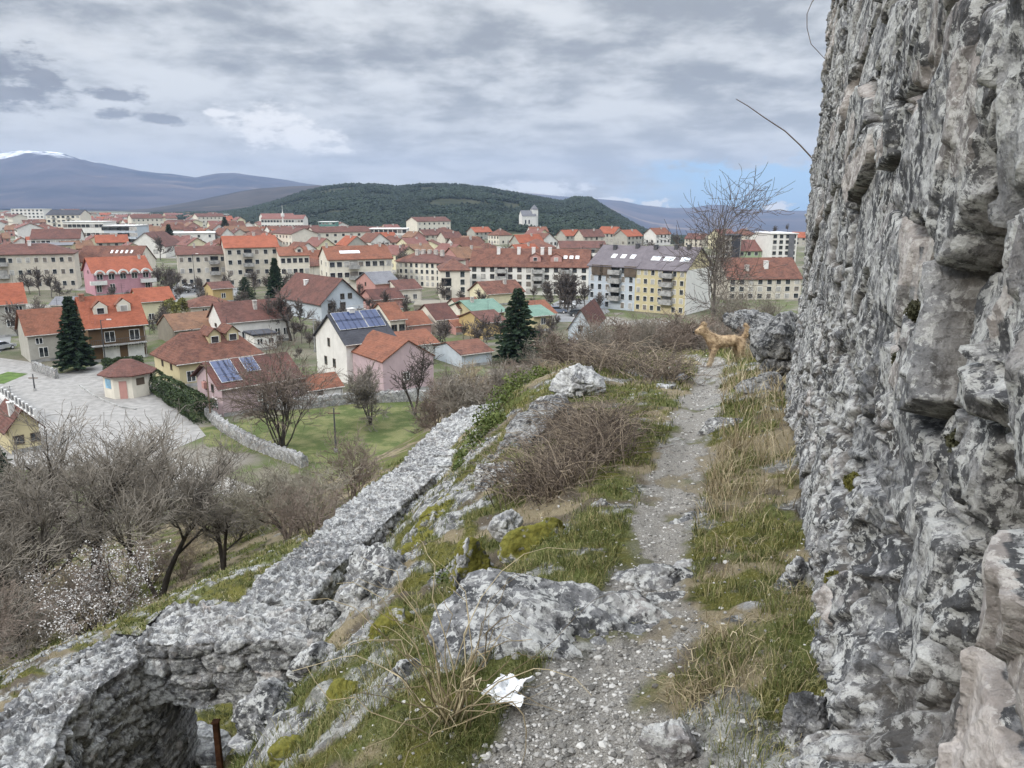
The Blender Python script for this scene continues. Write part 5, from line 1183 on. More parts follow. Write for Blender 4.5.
# ---------------------------------------------------------------- bare trees, bushes, conifers
def tubes(name, segs, n, mat, parent=None, attrs=None):
    s = np.array([(*a, *b, r0, r1) for a, b, r0, r1 in segs]) if not isinstance(segs, np.ndarray) else segs
    p, q, r0, r1 = s[:, :3], s[:, 3:6], s[:, 6], s[:, 7]
    d = q - p; d /= np.maximum(np.linalg.norm(d, axis=1, keepdims=True), 1e-9)
    ref = np.where(np.abs(d[:, 2:]) < .9, np.array([[0, 0, 1.]]), np.array([[1., 0, 0]]))
    a = np.cross(d, ref); a /= np.maximum(np.linalg.norm(a, axis=1, keepdims=True), 1e-9); b = np.cross(d, a)
    th = np.arange(n) * 2 * math.pi / n
    ring = np.cos(th)[None, :, None] * a[:, None] + np.sin(th)[None, :, None] * b[:, None]
    v = np.concatenate([p[:, None] + ring * r0[:, None, None], q[:, None] + ring * r1[:, None, None]], 1).reshape(-1, 3)
    base = (np.arange(len(s)) * 2 * n)[:, None]; i = np.arange(n); j = (i + 1) % n
    f = np.stack([base + i, base + j, base + n + j, base + n + i], -1).reshape(-1, 4)
    at = {k: np.repeat(x, 2 * n) for k, x in (attrs or {}).items()}
    return mesh_np(name, v, f, mat, parent, smooth=n > 3, attrs=at)
def norm(v):
    l = math.sqrt(v[0] ** 2 + v[1] ** 2 + v[2] ** 2) or 1; return (v[0] / l, v[1] / l, v[2] / l)
def grow(rg, out, p, d, L, r, lev, C):
    n = C['n'][lev]; st = L / n
    for i in range(n):
        w = C['wig'][lev]
        d = norm((d[0] + rg.gauss(0, w), d[1] + rg.gauss(0, w), d[2] + rg.gauss(0, w) + C['up'][lev]))
        q = (p[0] + d[0] * st, p[1] + d[1] * st, p[2] + d[2] * st)
        r1 = max(r * (1 - C['tap'] / n), C['rmin'])
        out.append((p, q, r, r1, lev)); p, r = q, r1
        if lev + 1 < len(C['n']) and (i + 1) / n >= C['from'][lev]:
            k = C['kids'][lev]; k = int(k) + (rg.random() < k - int(k))
            for _ in range(k):
                a = rg.uniform(0, 2 * math.pi); sp = rg.uniform(*C['spread'])
                ux = norm((d[1] + .01, -d[0], .3 * rg.gauss(0, 1))); e = norm((math.cos(a) * ux[0] + rg.gauss(0, .5) * math.sin(a), math.cos(a) * ux[1] + rg.gauss(0, .5) * math.sin(a), math.cos(a) * ux[2] + math.sin(a) * rg.random()))
                c = norm((d[0] * math.cos(sp) + e[0] * math.sin(sp), d[1] * math.cos(sp) + e[1] * math.sin(sp), d[2] * math.cos(sp) + e[2] * math.sin(sp)))
                grow(rg, out, p, c, L * C['ratio'] * rg.uniform(.7, 1.25), max(r * C['rr'], C['rmin']), lev + 1, C)
    return out
BUSH = dict(n=[4, 4, 4, 3], wig=[.16, .22, .26, .3], up=[.06, .05, .03, .02], tap=.6, rmin=.0042, kids=[1.6, 1.7, 1.5], spread=(.35, .95), ratio=.58, rr=.62, **{'from': [.4, .3, .25]})
TREE = dict(n=[5, 6, 6, 5, 4], wig=[.06, .12, .16, .19, .22], up=[.02, .10, .09, .07, .05], tap=.6, rmin=.006, kids=[1.5, 1.25, 1.3, 1.3], spread=(.4, 1.0), ratio=.62, rr=.58, **{'from': [.45, .25, .2, .2]})
def tree_segs(seed, h, C, stems=1, r0=.12, lean=.1, spreadstems=.5, L0=.5, rm=0.0):
    rg = random.Random(seed); out = []
    for k in range(stems):
        a = 2 * math.pi * k / max(stems, 1) + rg.uniform(-.4, .4); sp = spreadstems * rg.uniform(.3, 1) if stems > 1 else lean * rg.uniform(-1, 1)
        d = norm((math.cos(a) * sp, math.sin(a) * sp, 1)); o = .12 * h * .3 if stems > 3 else 0
        grow(rg, out, (math.cos(a) * o * rg.random(), math.sin(a) * o * rg.random(), -.15), d, h * L0 * rg.uniform(.8, 1.1), r0 * rg.uniform(.6, 1), 0, C)
    mz = max(s[1][2] for s in out); k = h / mz
    return [(tuple(x * k for x in a), tuple(x * k for x in b), max(r, rm), max(r1, rm), l) for a, b, r, r1, l in out]
def bare_tree(name, label, cat, loc, segs, barkm='bark_grey', twigm='twig', cut=1, group=None, rz=0):
    e = empty(name, loc, rz, label, cat, group)
    tk = [s[:4] for s in segs if s[4] <= cut]; tw = [s[:4] for s in segs if s[4] > cut]
    tubes('trunk', tk, 6, MAT[barkm], e)
    if tw: tubes('crown', tw, 3, MAT[twigm], e)
    return e
def setat(o, x, y, rz, sc, sink=.05):
    o.location = (x, y, lz(x, y) - sink); o.rotation_euler = (0, 0, rz); o.scale = (sc, sc, sc) if not isinstance(sc, tuple) else sc

# single trees one can point at: base pixel, distance, crown top row
def hero(label, px, py, t, top, seed, C=TREE, stems=1, r0=.12, barkm='bark_dark', twigm='twig', name='bare_tree', cat='tree', on=None, rz=0, cut=1, **k):
    p = P(px, py, t); x, y = p[0], p[1]; z = lz(x, y)
    zt = z_at(np.array([x, y]), top); h = zt - z
    print('%-40s h %.1f z %.1f (pixel z %.1f)' % (label[:40], h, z, p[2]))
    return bare_tree(name, label, cat, (x, y, z), tree_segs(seed, h, C, stems, r0, rm=t * .00026, **k), barkm, twigm, cut, rz=rz)
RT = dict(TREE, n=[9, 6, 5, 4], wig=[.035, .10, .16, .2], up=[.03, .09, .06, .03], spread=(.55, 1.0), kids=[2.2, 1.5, 1.6], ratio=.60, rr=.50, rmin=.009, tap=.8, **{'from': [.30, .25, .2, .2]})
hero('slender bare tree with a fanning crown on the ridge beyond the dog', 714, 318, 38, 164, 12, RT, 1, .15, 'bark_grey', 'twig_far', L0=.9, lean=.03)
hero('gnarled dark-trunked bare tree rising from the thicket under the castle', 96, 602, 21, 388, 23, TREE, 1, .24, 'bark_dark', 'twig', L0=.42, cut=2)
hero('wide-branched bare tree in the thicket nearer the ruined wall', 160, 606, 20, 416, 27, TREE, 2, .10, 'bark_dark', 'twig', L0=.45, cut=2)
hero('black forked leafless tree at the far side of the meadow', 415, 415, G(415, 415)[1] * cs + CAMZ * sn, 340, 31, dict(TREE, kids=[1.6, 1.1, .8, .6]), 2, .26, 'bark_dark', 'bark_dark', spreadstems=.35, L0=.45)
hero('grey many-stemmed small tree on the meadow', 371, 425, G(371, 425)[1] * cs + CAMZ * sn, 362, 37, TREE, 3, .15, 'bark_dark', 'twig', spreadstems=.4, L0=.5)
hero('tall dark bare tree standing in front of the long white house', 291, 341, G(291, 341)[1] * cs + CAMZ * sn, 281, 41, TREE, 1, .34, 'bark_dark', 'twig_far', L0=.5)
hero('dense purplish shrubby tree at the edge of the meadow by the pink house', 282, 448, G(282, 448)[1] * cs + CAMZ * sn, 326, 45, BUSH, 12, .12, 'bark_dark', 'twig_red', spreadstems=.32, L0=.6, name='shrubby_tree')
hero('small lichen-pale tree with spreading crown just below the wall', 292, 536, 19, 462, 51, TREE, 2, .09, 'bark_dark', 'twig_pale', spreadstems=.6, L0=.45)
hero('upright reddish bush growing behind the ruined wall', 352, 500, 22, 425, 55, BUSH, 9, .035, 'twig_red', 'twig_red', name='bare_bush', cat='bush', spreadstems=.45, L0=.6)
hero('bare street tree in front of the white rust-roofed apartments', 566, 305, 175, 268, 61, TREE, 2, .35, 'bark_grey', 'twig_far', L0=.5)
hero('bare tree in front of the orange cottage at the left edge', 30, 345, 128, 296, 63, TREE, 1, .25, 'bark_grey', 'twig_far', L0=.5)
# blossom bush
p = P(100, 655, 13.5); zz = lz(p[0], p[1]); hb = 1.75
sg_ = tree_segs(71, hb, BUSH, 9, .03, spreadstems=.9, L0=.5)
e = bare_tree('blossoming_bush', 'white-flowering bush in front of the thicket', 'bush', (p[0], p[1], zz), sg_, 'bark_dark', 'twig_red')
def leaves(name, pts, size, mat, parent, seed=0, k=1, spread=.03):
    r = np.random.default_rng(seed); pts = np.repeat(np.array(pts), k, axis=0); pts = pts + r.normal(0, spread, pts.shape); n = len(pts)
    a = r.normal(size=(n, 3)); a /= np.linalg.norm(a, axis=1, keepdims=True); b = np.cross(a, r.normal(size=(n, 3))); b /= np.linalg.norm(b, axis=1, keepdims=True)
    s = (r.uniform(.6, 1.3, n) * size)[:, None]
    v = np.stack([pts - a * s, pts + b * s * .6, pts + a * s, pts - b * s * .6], 1).reshape(-1, 3)
    return mesh_np(name, v, np.arange(4 * n).reshape(n, 4), MAT[mat], parent)
tips = [s[1] for s in sg_ if s[4] >= 2 and s[1][2] > .35]
leaves('blossom', random.Random(3).sample(tips, min(len(tips), 2600)), .019, 'blossom', e, 5, 2, .03)

# thickets: a dozen bushes built once, then copied
BT = []
def bproto(label, segs, barkm, twigm, name='bare_bush', cat='bush', leafm=None, lk=1, lsize=.02, cut=1):
    e = bare_tree(name, label, cat, (0, 0, -60), segs, barkm, twigm, cut, group=label)
    if leafm: leaves('buds', [s[1] for s in segs if s[4] >= 2], lsize, leafm, e, 3, lk, .05)
    BT.append([e, False]); return len(BT) - 1
def bcopy(i, x, y, rz, sc, z=None):
    e, u = BT[i]
    o = e if not u else copy_tree(e)
    BT[i][1] = True; setat(o, x, y, rz, sc)
    if z is not None: o.location.z = z
    return o
TH = [bproto('leafless grey-brown bush in the thicket on the slope', tree_segs(80 + i, 2.6, BUSH, 8, .03, spreadstems=.55, L0=.55), 'twig', 'twig') for i in range(2)]
TH += [bproto('leafless brown twiggy bush among the thicket', tree_segs(90 + i, 2.4, BUSH, 8, .028, spreadstems=.5, L0=.55), 'twig_red', 'twig_red') for i in range(2)]
TH += [bproto('pale lichen-grey leafless bush in the thicket', tree_segs(97, 2.8, BUSH, 7, .03, spreadstems=.6, L0=.5), 'twig_pale', 'twig_pale')]
TH += [bproto('straw-coloured bare bush in the undergrowth', tree_segs(99, 1.8, BUSH, 9, .02, spreadstems=.6, L0=.6), 'twig_tan', 'twig_tan')]
BUD = bproto('bush just coming into yellow-green bud', tree_segs(103, 2.4, BUSH, 8, .03, spreadstems=.5, L0=.55), 'twig', 'twig', leafm='olive', lk=1, lsize=.035)
TRE = [bproto('small bare grey tree within the thicket', tree_segs(110 + i, 4.6, TREE, 1 + i % 2, .10, L0=.42, rm=.005), 'bark_dark', 'twig', 'bare_tree', 'tree', cut=2) for i in range(2)]
FAR = [bproto('bare brownish town tree among the roofs', tree_segs(120 + i, 9, dict(TREE, n=[4, 4, 4, 4], rmin=.055, kids=[2.2, 2.0, 1.9]), 1, .22, L0=.5), 'bark_grey', 'twig_far', 'town_tree', 'tree') for i in range(3)]
rg = np.random.default_rng(21)
cw_ = np.vstack([cA, c_])                      # wall line, for clearance
def wall_gap(x, y): return np.hypot(cw_[:, 0] - x, cw_[:, 1] - y).min()
def pixok(p):
    u, v, t = proj(p); return -60 < u < 1050 and t > 0
placedb = []
KEEP = [tuple(P(100, 655, tt_)[:2]) for tt_ in (13.5, 12, 10.5, 9)]
def scatter(n, poly, tr, kinds_, smin, smax, gap=0, mind=.8, yscale=1.0, maxtop=None):
    """bushes in a region given in pixels, spread between two distances"""
    k = 0; tries = 0; poly = np.array(poly, float); lo, hi = poly.min(0), poly.max(0)
    while k < n and tries < n * 60:
        tries += 1
        px, py = rg.uniform(lo[0], hi[0]), rg.uniform(lo[1], hi[1])
        if not inside(np.array([px]), np.array([py]), poly)[0]: continue
        # walk down the ray to the ground
        d = ray(px, py); ts = np.geomspace(tr[0], tr[1], 60); xs, ys, zs = d[0] * ts, d[1] * ts, CAMZ + d[2] * ts
        gz_ = land(xs, ys)[0]; hit = np.nonzero(zs <= gz_)[0]
        if len(hit) == 0: continue
        x, y = xs[hit[0]], ys[hit[0]]
        if gap and wall_gap(x, y) < gap: continue
        if any((x - a) ** 2 + (y - b) ** 2 < 1.7 ** 2 for a, b in KEEP): continue
        if any((x - a) ** 2 + (y - b) ** 2 < (mind * (1 + ts[hit[0]] * .012)) ** 2 for a, b in placedb): continue
        sc = rg.uniform(smin, smax)
        if maxtop is not None:
            zt = z_at(np.array([x, y]), maxtop); z0_ = lz(x, y); hmax = zt - z0_
            if hmax < .5: continue
            sc = min(sc, hmax / 2.5)
        placedb.append((x, y)); ki = kinds_[int(rg.integers(0, len(kinds_)))]
        bcopy(ki, x, y, rg.uniform(0, 6.28), (sc, sc, sc * yscale * rg.uniform(.85, 1.15))); k += 1
    return k
mix_ = TH + TH[:4] + [BUD]
print('left thicket', scatter(30, [(-40, 700), (60, 640), (130, 622), (190, 600), (230, 560), (300, 530), (290, 500), (200, 500), (120, 500), (-40, 490)], (8, 60), mix_, .5, .85, 2.4, 1.0))
print('low front', scatter(16, [(-40, 720), (-40, 620), (60, 590), (150, 600), (60, 660)], (7, 30), [TH[5], TH[2], TH[0]], .5, .85, 1.0, .7))
print('mid slope', scatter(14, [(-40, 520), (-40, 470), (60, 470), (170, 500), (200, 530), (100, 540)], (18, 60), [TH[4], TH[0], TH[4], BUD] + TRE, .8, 1.25, 2.4, 1.6))
print('behind wall', scatter(6, [(230, 545), (270, 520), (310, 520), (330, 530), (290, 560)], (14, 45), [TH[4], TH[3], BUD], .5, .75, 1.6, 1.0))
print('centre', scatter(44, [(430, 420), (440, 360), (520, 352), (600, 345), (575, 372), (520, 392), (470, 408)], (16, 75), [TH[0], TH[2], TH[3], TH[3], TH[1], TH[5]], .8, 1.5, 1.2, 1.0, maxtop=338))
print('ridge', scatter(64, [(560, 372), (570, 340), (640, 318), (715, 322), (790, 330), (740, 352), (690, 362), (620, 368)], (16, 60), [TH[2], TH[3], TH[3], TH[0], TH[2]], .7, 1.5, 1.0, .9, maxtop=306))
for px, top, t, i in ((735, 262, 34, 0), (752, 285, 30, 3), (725, 290, 36, 2), (772, 280, 36, 1)):
    x, y = P(px, 320, t)[:2]; h_ = z_at(np.array([x, y]), top) - lz(x, y); bcopy(TH[i], x, y, px, (h_ / 2.6 * .8, h_ / 2.6 * .8, h_ / 2.6))
x, y = P(452, 398, 45)[:2]; bcopy(BUD, x, y, 1, 1.2)
for px, py, t, top, i in ((225, 588, 20, 478, 1), (40, 600, 20, 436, 0), (10, 610, 17, 475, 1), (130, 560, 27, 430, 0), (195, 560, 27, 446, 1), (70, 560, 30, 432, 0), (15, 540, 32, 455, 1)):
    x, y = P(px, py, t)[:2]; h_ = z_at(np.array([x, y]), top - 22) - lz(x, y); bcopy(TRE[i], x, y, px, (h_ / 4.6 * 1.1, h_ / 4.6 * 1.1, h_ / 4.6))
RID = bproto('brown leafless scrub massed along the ridge', tree_segs(131, 2.2, BUSH, 10, .03, spreadstems=.6, L0=.55, rm=.0075), 'twig_red', 'twig_red')
RID2 = bproto('greyish leafless scrub massed along the ridge', tree_segs(133, 2.2, BUSH, 10, .03, spreadstems=.6, L0=.55, rm=.0075), 'twig', 'twig')
for i in range(64):                            # scrub that closes the ridge in front of the blocks
    px = 560 + 232 * rg.random(); t = rg.uniform(17, 34); x, y = P(px, 340, t)[:2]; top = 312 + rg.uniform(-8, 18) + (12 if px < 600 else 0); h_ = z_at(np.array([x, y]), top) - lz(x, y)
    if .6 < h_ < 6: bcopy((RID, RID, RID2)[i % 3], x, y, i, (max(h_ / 2.2, .8) * .9, max(h_ / 2.2, .8) * .9, h_ / 2.2))
for i in range(34):                            # and the hollow left of it
    px = 430 + 140 * rg.random(); t = rg.uniform(26, 62); x, y = P(px, 380, t)[:2]; top = 372 - (px - 430) * .10 + rg.uniform(-14, 16); h_ = z_at(np.array([x, y]), top) - lz(x, y)
    if .6 < h_ < 5: bcopy((RID2, RID, RID2)[i % 3], x, y, i, (max(h_ / 2.2, .8), max(h_ / 2.2, .8), h_ / 2.2))
# town trees
tt = [(150, 288, 268), (158, 290, 264), (166, 292, 262), (172, 293, 266), (178, 294, 268), (30, 294, 268), (40, 296, 266), (52, 298, 270), (10, 290, 268), (60, 300, 280), (546, 308, 276), (560, 310, 268), (572, 312, 272), (585, 310, 280), (230, 296, 270), (255, 296, 268), (268, 298, 272), (285, 290, 268),
      (310, 300, 275), (120, 270, 250), (330, 296, 280), (455, 300, 284), (600, 314, 290), (395, 320, 300), (440, 345, 320), (220, 350, 330), (340, 352, 322), (360, 300, 282), (300, 360, 345), (100, 240, 228), (165, 330, 306), (150, 335, 315), (22, 345, 318), (12, 330, 296), (700, 300, 270), (520, 300, 286), (205, 312, 300)]
for i, (px, py, top) in enumerate(tt):
    g = G(px, py); h_ = z_at(g[:2], top); bcopy(FAR[i % 3], g[0], g[1], i * 1.3, h_ / 9)
for i in range(115):
    px, py = rg.uniform(60, 560), rg.uniform(288, 352); g = G(px, py)
    if any((g[0] - a) ** 2 + (g[1] - b_) ** 2 < (r - 1.5) ** 2 for a, b_, r in FOOTS) or lz(g[0], g[1]) > .3: continue
    bcopy(FAR[i % 3], g[0], g[1], i, rg.uniform(.35, .72))
for i in range(85):                            # smaller ones scattered between the far roofs
    px, py = rg.uniform(0, 790), 219 + 60 * rg.random() ** 1.7
    g = G(px, py)
    if px > 225 and g[1] > FOOT(np.array([px]))[0] - 30: continue
    if any((g[0] - a) ** 2 + (g[1] - b_) ** 2 < (r - 2) ** 2 for a, b_, r in FOOTS): continue
    bcopy(FAR[i % 3], g[0], g[1], i, rg.uniform(.7, 1.25))
for e, u in BT:
    if not u:
        for c in list(e.children_recursive): bpy.data.objects.remove(c)
        bpy.data.objects.remove(e)

# conifers: whorls of drooping boughs covered with needle sprays
def conifer(label, x, y, h, w, seed, dens=1.0, group=None, src=None):
    r = np.random.default_rng(seed); e = empty('spruce_tree', (x, y, lz(x, y)), 0, label, 'conifer', group)
    segs = [((0, 0, -.2), (0, 0, h * .5), h * .022, h * .013), ((0, 0, h * .5), (0, 0, h), h * .013, .01)]
    pts, dirs, szs = [], [], []
    z = h * .10
    while z < h * .97:
        f = (z / h); rad = w / 2 * (1 - f) ** .8 * (.82 + .3 * r.random()) * min(1, .55 + f * 4)
        nb = int(5 + 4 * (1 - f)); ph = r.random() * 6
        for i in range(nb):
            a = ph + i * 2 * math.pi / nb + r.uniform(-.3, .3); L = rad * r.uniform(.72, 1.12)
            dr = np.array((math.cos(a), math.sin(a), .12 - .5 * (1 - f) * r.uniform(.5, 1.1)))
            tip = np.array((0, 0, z)) + dr * L; tip[2] += .10 * L
            segs.append(((0, 0, z), tuple(tip), .012 * h * .25, .008))
            nn_ = max(3, int(9 * dens * (L / (w / 2)) + 3))
            for t in np.linspace(.18, 1.02, nn_):
                for sd_ in (-1, 0, 1):
                    pts.append(np.array((0, 0, z)) * (1 - t) + tip * t + r.normal(0, .03 * h * .1, 3))
                    sa = a + sd_ * r.uniform(.5, 1.0); dirs.append((math.cos(sa), math.sin(sa), r.uniform(-.55, .0))); szs.append(h * .042 * (1.15 - .45 * f) * r.uniform(.7, 1.25))
        z += h * .030 * (1.1 - .4 * f)
    tubes('trunk', segs, 5, MAT['bark_dark'], e)
    pts, dirs, szs = np.array(pts), np.array(dirs), np.array(szs)[:, None]; n = len(pts)
    dirs /= np.linalg.norm(dirs, axis=1, keepdims=True); side = np.cross(dirs, np.array((0, 0, 1.))); side /= np.linalg.norm(side, axis=1, keepdims=True); up = np.cross(side, dirs)
    V = []; F = []
    for k, (ax, off) in enumerate(((side, 0), (up, .0))):
        wv = .30 + .1 * r.random((n, 1))
        V.append(np.stack([pts, pts + dirs * szs * .55 + ax * szs * wv - up * szs * .08, pts + dirs * szs * 1.15, pts + dirs * szs * .55 - ax * szs * wv - up * szs * .08], 1))
    V = np.concatenate(V).reshape(-1, 3)
    mesh_np('crown', V, np.arange(len(V)).reshape(-1, 4), MAT['needle'], e)
    return e
def con_px(label, px, py, top, wpx, seed, dens=1.0, z=0):
    g = G(px, py, z); h = z_at(g[:2], top) - lz(g[0], g[1]); t = g[1] * cs + CAMZ * sn
    return conifer(label, g[0], g[1], h, wpx * t / FPX, seed, dens)
con_px('dark spruce standing before the beige house with a bare lower trunk', 77, 371, 293, 37, 1)
con_px('big broad dark spruce rising behind the meadow in the middle', 518, 362, 285, 54, 2, 1.2)
con_px('slim dark conifer before the beige apartment blocks', 277, 303, 256, 20, 3, .7)
con_px('low dark conifer near the little cottage', 246, 300, 276, 26, 4, .7)
con_px('small distant conifer above the roofs by the hall', 171, 252, 223, 17, 5, .6)
con_px('distant round dark conifer under the brown hill', 226, 238, 216, 15, 6, .6)
con_px('faraway slim conifer beside the red school roof', 285, 252, 234, 12, 7, .5)
con_px('dark evergreen at the left edge behind the thicket', -2, 500, 440, 60, 8, 1.0, 0)

# hedge: clipped dark evergreen
def leafy(name, label, cat, spine, w, h, mat, n, size, seed, group=None):
    r = np.random.default_rng(seed); sp = np.array(spine, float)
    t = r.random(n) * (len(sp) - 1); i = np.minimum(t.astype(int), len(sp) - 2); f = (t - i)[:, None]
    c = sp[i] * (1 - f) + sp[i + 1] * f
    a = r.random(n) * 2 * math.pi; rad = 1 - .25 * r.random(n) ** 2
    bump_ = 1 + .25 * fbm2(t * 3.1, a * 1.2, 3, seed)
    d = sp[i + 1] - sp[i]; d = d / np.linalg.norm(d, axis=1, keepdims=True); nn_ = np.stack([-d[:, 1], d[:, 0]], -1)
    ca = np.sign(np.cos(a)) * np.abs(np.cos(a)) ** .6; sa = np.sign(np.sin(a)) * np.abs(np.sin(a)) ** .6
    x = c[:, 0] + nn_[:, 0] * ca * w / 2 * rad * bump_; y = c[:, 1] + nn_[:, 1] * ca * w / 2 * rad * bump_; z = h / 2 + sa * h / 2 * rad * bump_ * (1 + .1 * np.sin(t * 9))
    zb = land(x, y)[0]; keep = z > 0
    o = leaves(name, np.stack([x, y, zb + z], -1)[keep], size, mat, None, seed, 1, .02)
    return tag(o, label, cat, group)
leafy('hedge', 'dark clipped hedge running from the kiosk toward the pink house', 'hedge', [G(152, 388)[:2], G(168, 398)[:2], G(188, 410)[:2], G(206, 424)[:2]], 2.6, 2.6, 'hedge', 9000, .14, 1)
leafy('hedge', 'dark rounded hedge in front of the brown house', 'hedge', [G(104, 376)[:2], G(124, 374)[:2], G(144, 372)[:2]], 2.4, 2.4, 'hedge', 6000, .15, 2)
leafy('shrub', 'willow-yellow shrub behind the orange-roofed yellow house', 'shrub', [G(168, 326)[:2], G(186, 326)[:2]], 4.5, 5, 'olive', 3500, .2, 3)
leafy('shrub', 'yellow-green bush at the far edge of the meadow', 'shrub', [P(438, 402, 52)[:2], P(455, 402, 52)[:2]], 1.8, 2.0, 'olive', 2600, .07, 4)
# leafy shrub on the ruined wall's crest
def shrub_on(label, pts, size, n, mat, leafs, seed, name='shrub'):
    r = np.random.default_rng(seed); allp = []
    for (px, py, t, rr_) in pts:
        c = P(px, py, t); q = r.normal(size=(n, 3)); q /= np.linalg.norm(q, axis=1, keepdims=True); q *= (r.random((n, 1)) ** .5) * rr_
        allp.append(c + q * np.array([1, 1, .8]))
    allp = np.concatenate(allp)
    o = leaves(name, allp, leafs, mat, None, seed, 1, .01); return tag(o, label, 'shrub')
shrub_on('green leafy shrub spilling over the end of the ruined wall', [(520, 385, 12.0, .30), (505, 400, 11.6, .30), (490, 418, 11.2, .28), (480, 440, 10.6, .26), (470, 458, 10.2, .22), (500, 425, 10.6, .24), (540, 378, 12.5, .25), (465, 470, 9.9, .18), (487, 452, 10, .2)], 0, 900, 'bushleaf', .022, 6)
shrub_on('fern-green clump in the mossy cleft below the brambles', [(450, 578, 5.3, .12), (462, 590, 5.2, .12), (440, 610, 5.2, .12)], 0, 260, 'bushleaf', .014, 7)

# ---------------------------------------------------------------- grass, canes, pebbles
def blades(name, x, y, z, h, w, lean, tone, mat, label, cat, seed=0):
    r = np.random.default_rng(seed); n = len(x); a = r.random(n) * 2 * math.pi
    base = np.stack([x, y, z - .01], -1); side = np.stack([np.cos(a), np.sin(a), np.zeros(n)], -1) * (w / 2)[:, None]
    b = r.random(n) * 2 * math.pi; ld = np.stack([np.cos(b), np.sin(b), np.zeros(n)], -1) * (h * lean)[:, None]
    m = base + np.stack([np.zeros(n), np.zeros(n), h * .55], -1) + ld * .30; t = base + np.stack([np.zeros(n), np.zeros(n), h * (1 - .35 * lean)], -1) + ld
    v = np.stack([base - side, base + side, m + side * .75, m - side * .75, t], 1).reshape(-1, 3); k = (np.arange(n) * 5)[:, None]
    o = mesh_np(name, v, [k + np.array([0, 1, 2, 3]), k + np.array([3, 2, 4])], MAT[mat], attrs=dict(tone=np.repeat(tone, 5)))
    return tag(o, label, cat, kind='stuff')
def polar(n, r0, r1, a0, a1, seed):
    r = np.random.default_rng(seed); rr_ = np.exp(r.uniform(math.log(r0), math.log(r1), n)); aa_ = r.uniform(a0, a1, n)
    return rr_ * np.sin(aa_), rr_ * np.cos(aa_), r
x, y, r = polar(420000, 1.5, 26, R(-46), R(32), 8)
z, m_ = land(x, y); d = np.hypot(x, y)
right_ = (x - WO[0]) * WNn[0] + (y - WO[1]) * WNn[1] > .1
pr = np.clip(m_['grass'] * 1.0 + m_['moss'] * .40 + .06, 0, 1) * (1 - m_['rock'] * .85) * (m_['pd'] > .95)
tuft = sstep(fbm2(x * 6, y * 6, 3, 300), -.25, .25)
k = (r.random(len(x)) < pr * (.35 + .65 * tuft)) & right_
x, y, z, d = x[k], y[k], z[k], d[k]; tf = tuft[k]
print('grass', len(x))
hgt = r.uniform(.015, .050, len(x)) * (1 + .7 * tf) * (1 + .05 * d)
blades('grass', x, y, z, hgt, .0026 * np.maximum(1, d * .42), r.uniform(.2, .9, len(x)), np.clip(r.random(len(x)) ** .9 + .25 * fbm2(x * 2, y * 2, 3, 44), 0, 1), 'grass', 'short green grass along the footpath and over the hilltop', 'grass', 1)
x, y, r = polar(150000, 1.4, 30, R(-46), R(34), 18)
z, m_ = land(x, y); d = np.hypot(x, y); right_ = (x - WO[0]) * WNn[0] + (y - WO[1]) * WNn[1]
wallside = (m_['pd'] > 1.15) & (right_ > .12) & (right_ < 1.1) & (x > np.interp(y, [2, 4, 7, 11], [.45, .75, 1.5, 2.4]))
leftclump = (x < np.interp(y, [7, 12, 16], [1.3, 2.2, 3])) & (y > 8.0) & (y < 16) & (m_['pd'] > 1.3)
tuft = sstep(fbm2(x * 4.5, y * 4.5, 3, 310), -.15, .25)
pr = np.clip(m_['dry'] * .30 + .02 + wallside * (d > 3.7) * .62 + leftclump * .35 + wallside * .10, 0, 1) * tuft * (m_['pd'] > 1.05)
k = (r.random(len(x)) < pr) & (right_ > .08)
x, y, z, d = x[k], y[k], z[k], d[k]; tall = (wallside & (d_ := np.hypot(0, 0) == 0))[k] if False else wallside[k]
print('dry grass', len(x))
hgt = r.uniform(.03, .10, len(x)) + tall * r.uniform(.0, .30, len(x)) * np.clip((d - 3.4) / 2.0, .06, 1)
blades('dry_grass', x, y, z, hgt, .0024 * np.maximum(1, d * .40), r.uniform(.3, 1.1, len(x)), r.random(len(x)), 'drygrass', 'long straw-coloured dry grass by the wall and on the ridge', 'grass', 2)
# loose stones on the path
x, y, r = polar(42000, 1.6, 16, R(-14), R(24), 28)
z, m_ = land(x, y); d = np.hypot(x, y); k = (r.random(len(x)) < m_['path'] * .75 + .05 + m_['rock'] * .04)
x, y, z, d = x[k], y[k], z[k], d[k]; n = len(x); print('pebbles', n)
iv, if_ = ICO[1]; sc_ = (np.exp(r.normal(math.log(.0045), .50, n)).clip(0, .012) * np.maximum(1, d * .20))[:, None, None]
jit = 1 + r.uniform(-.3, .3, (n, len(iv), 1)); sq = np.stack([r.uniform(.8, 1.4, n), r.uniform(.8, 1.4, n), r.uniform(.4, .8, n)], -1)[:, None]
V = (iv[None] * jit * sq * sc_ + np.stack([x, y, z + .002], -1)[:, None]).reshape(-1, 3); F = (if_[None] + (np.arange(n) * len(iv))[:, None, None]).reshape(-1, 3)
tag(mesh_np('gravel', V, F, MAT['pebble'], attrs=dict(tone=np.repeat(r.random(n), len(iv)))), 'loose pale gravel strewn along the footpath', 'gravel', kind='stuff')

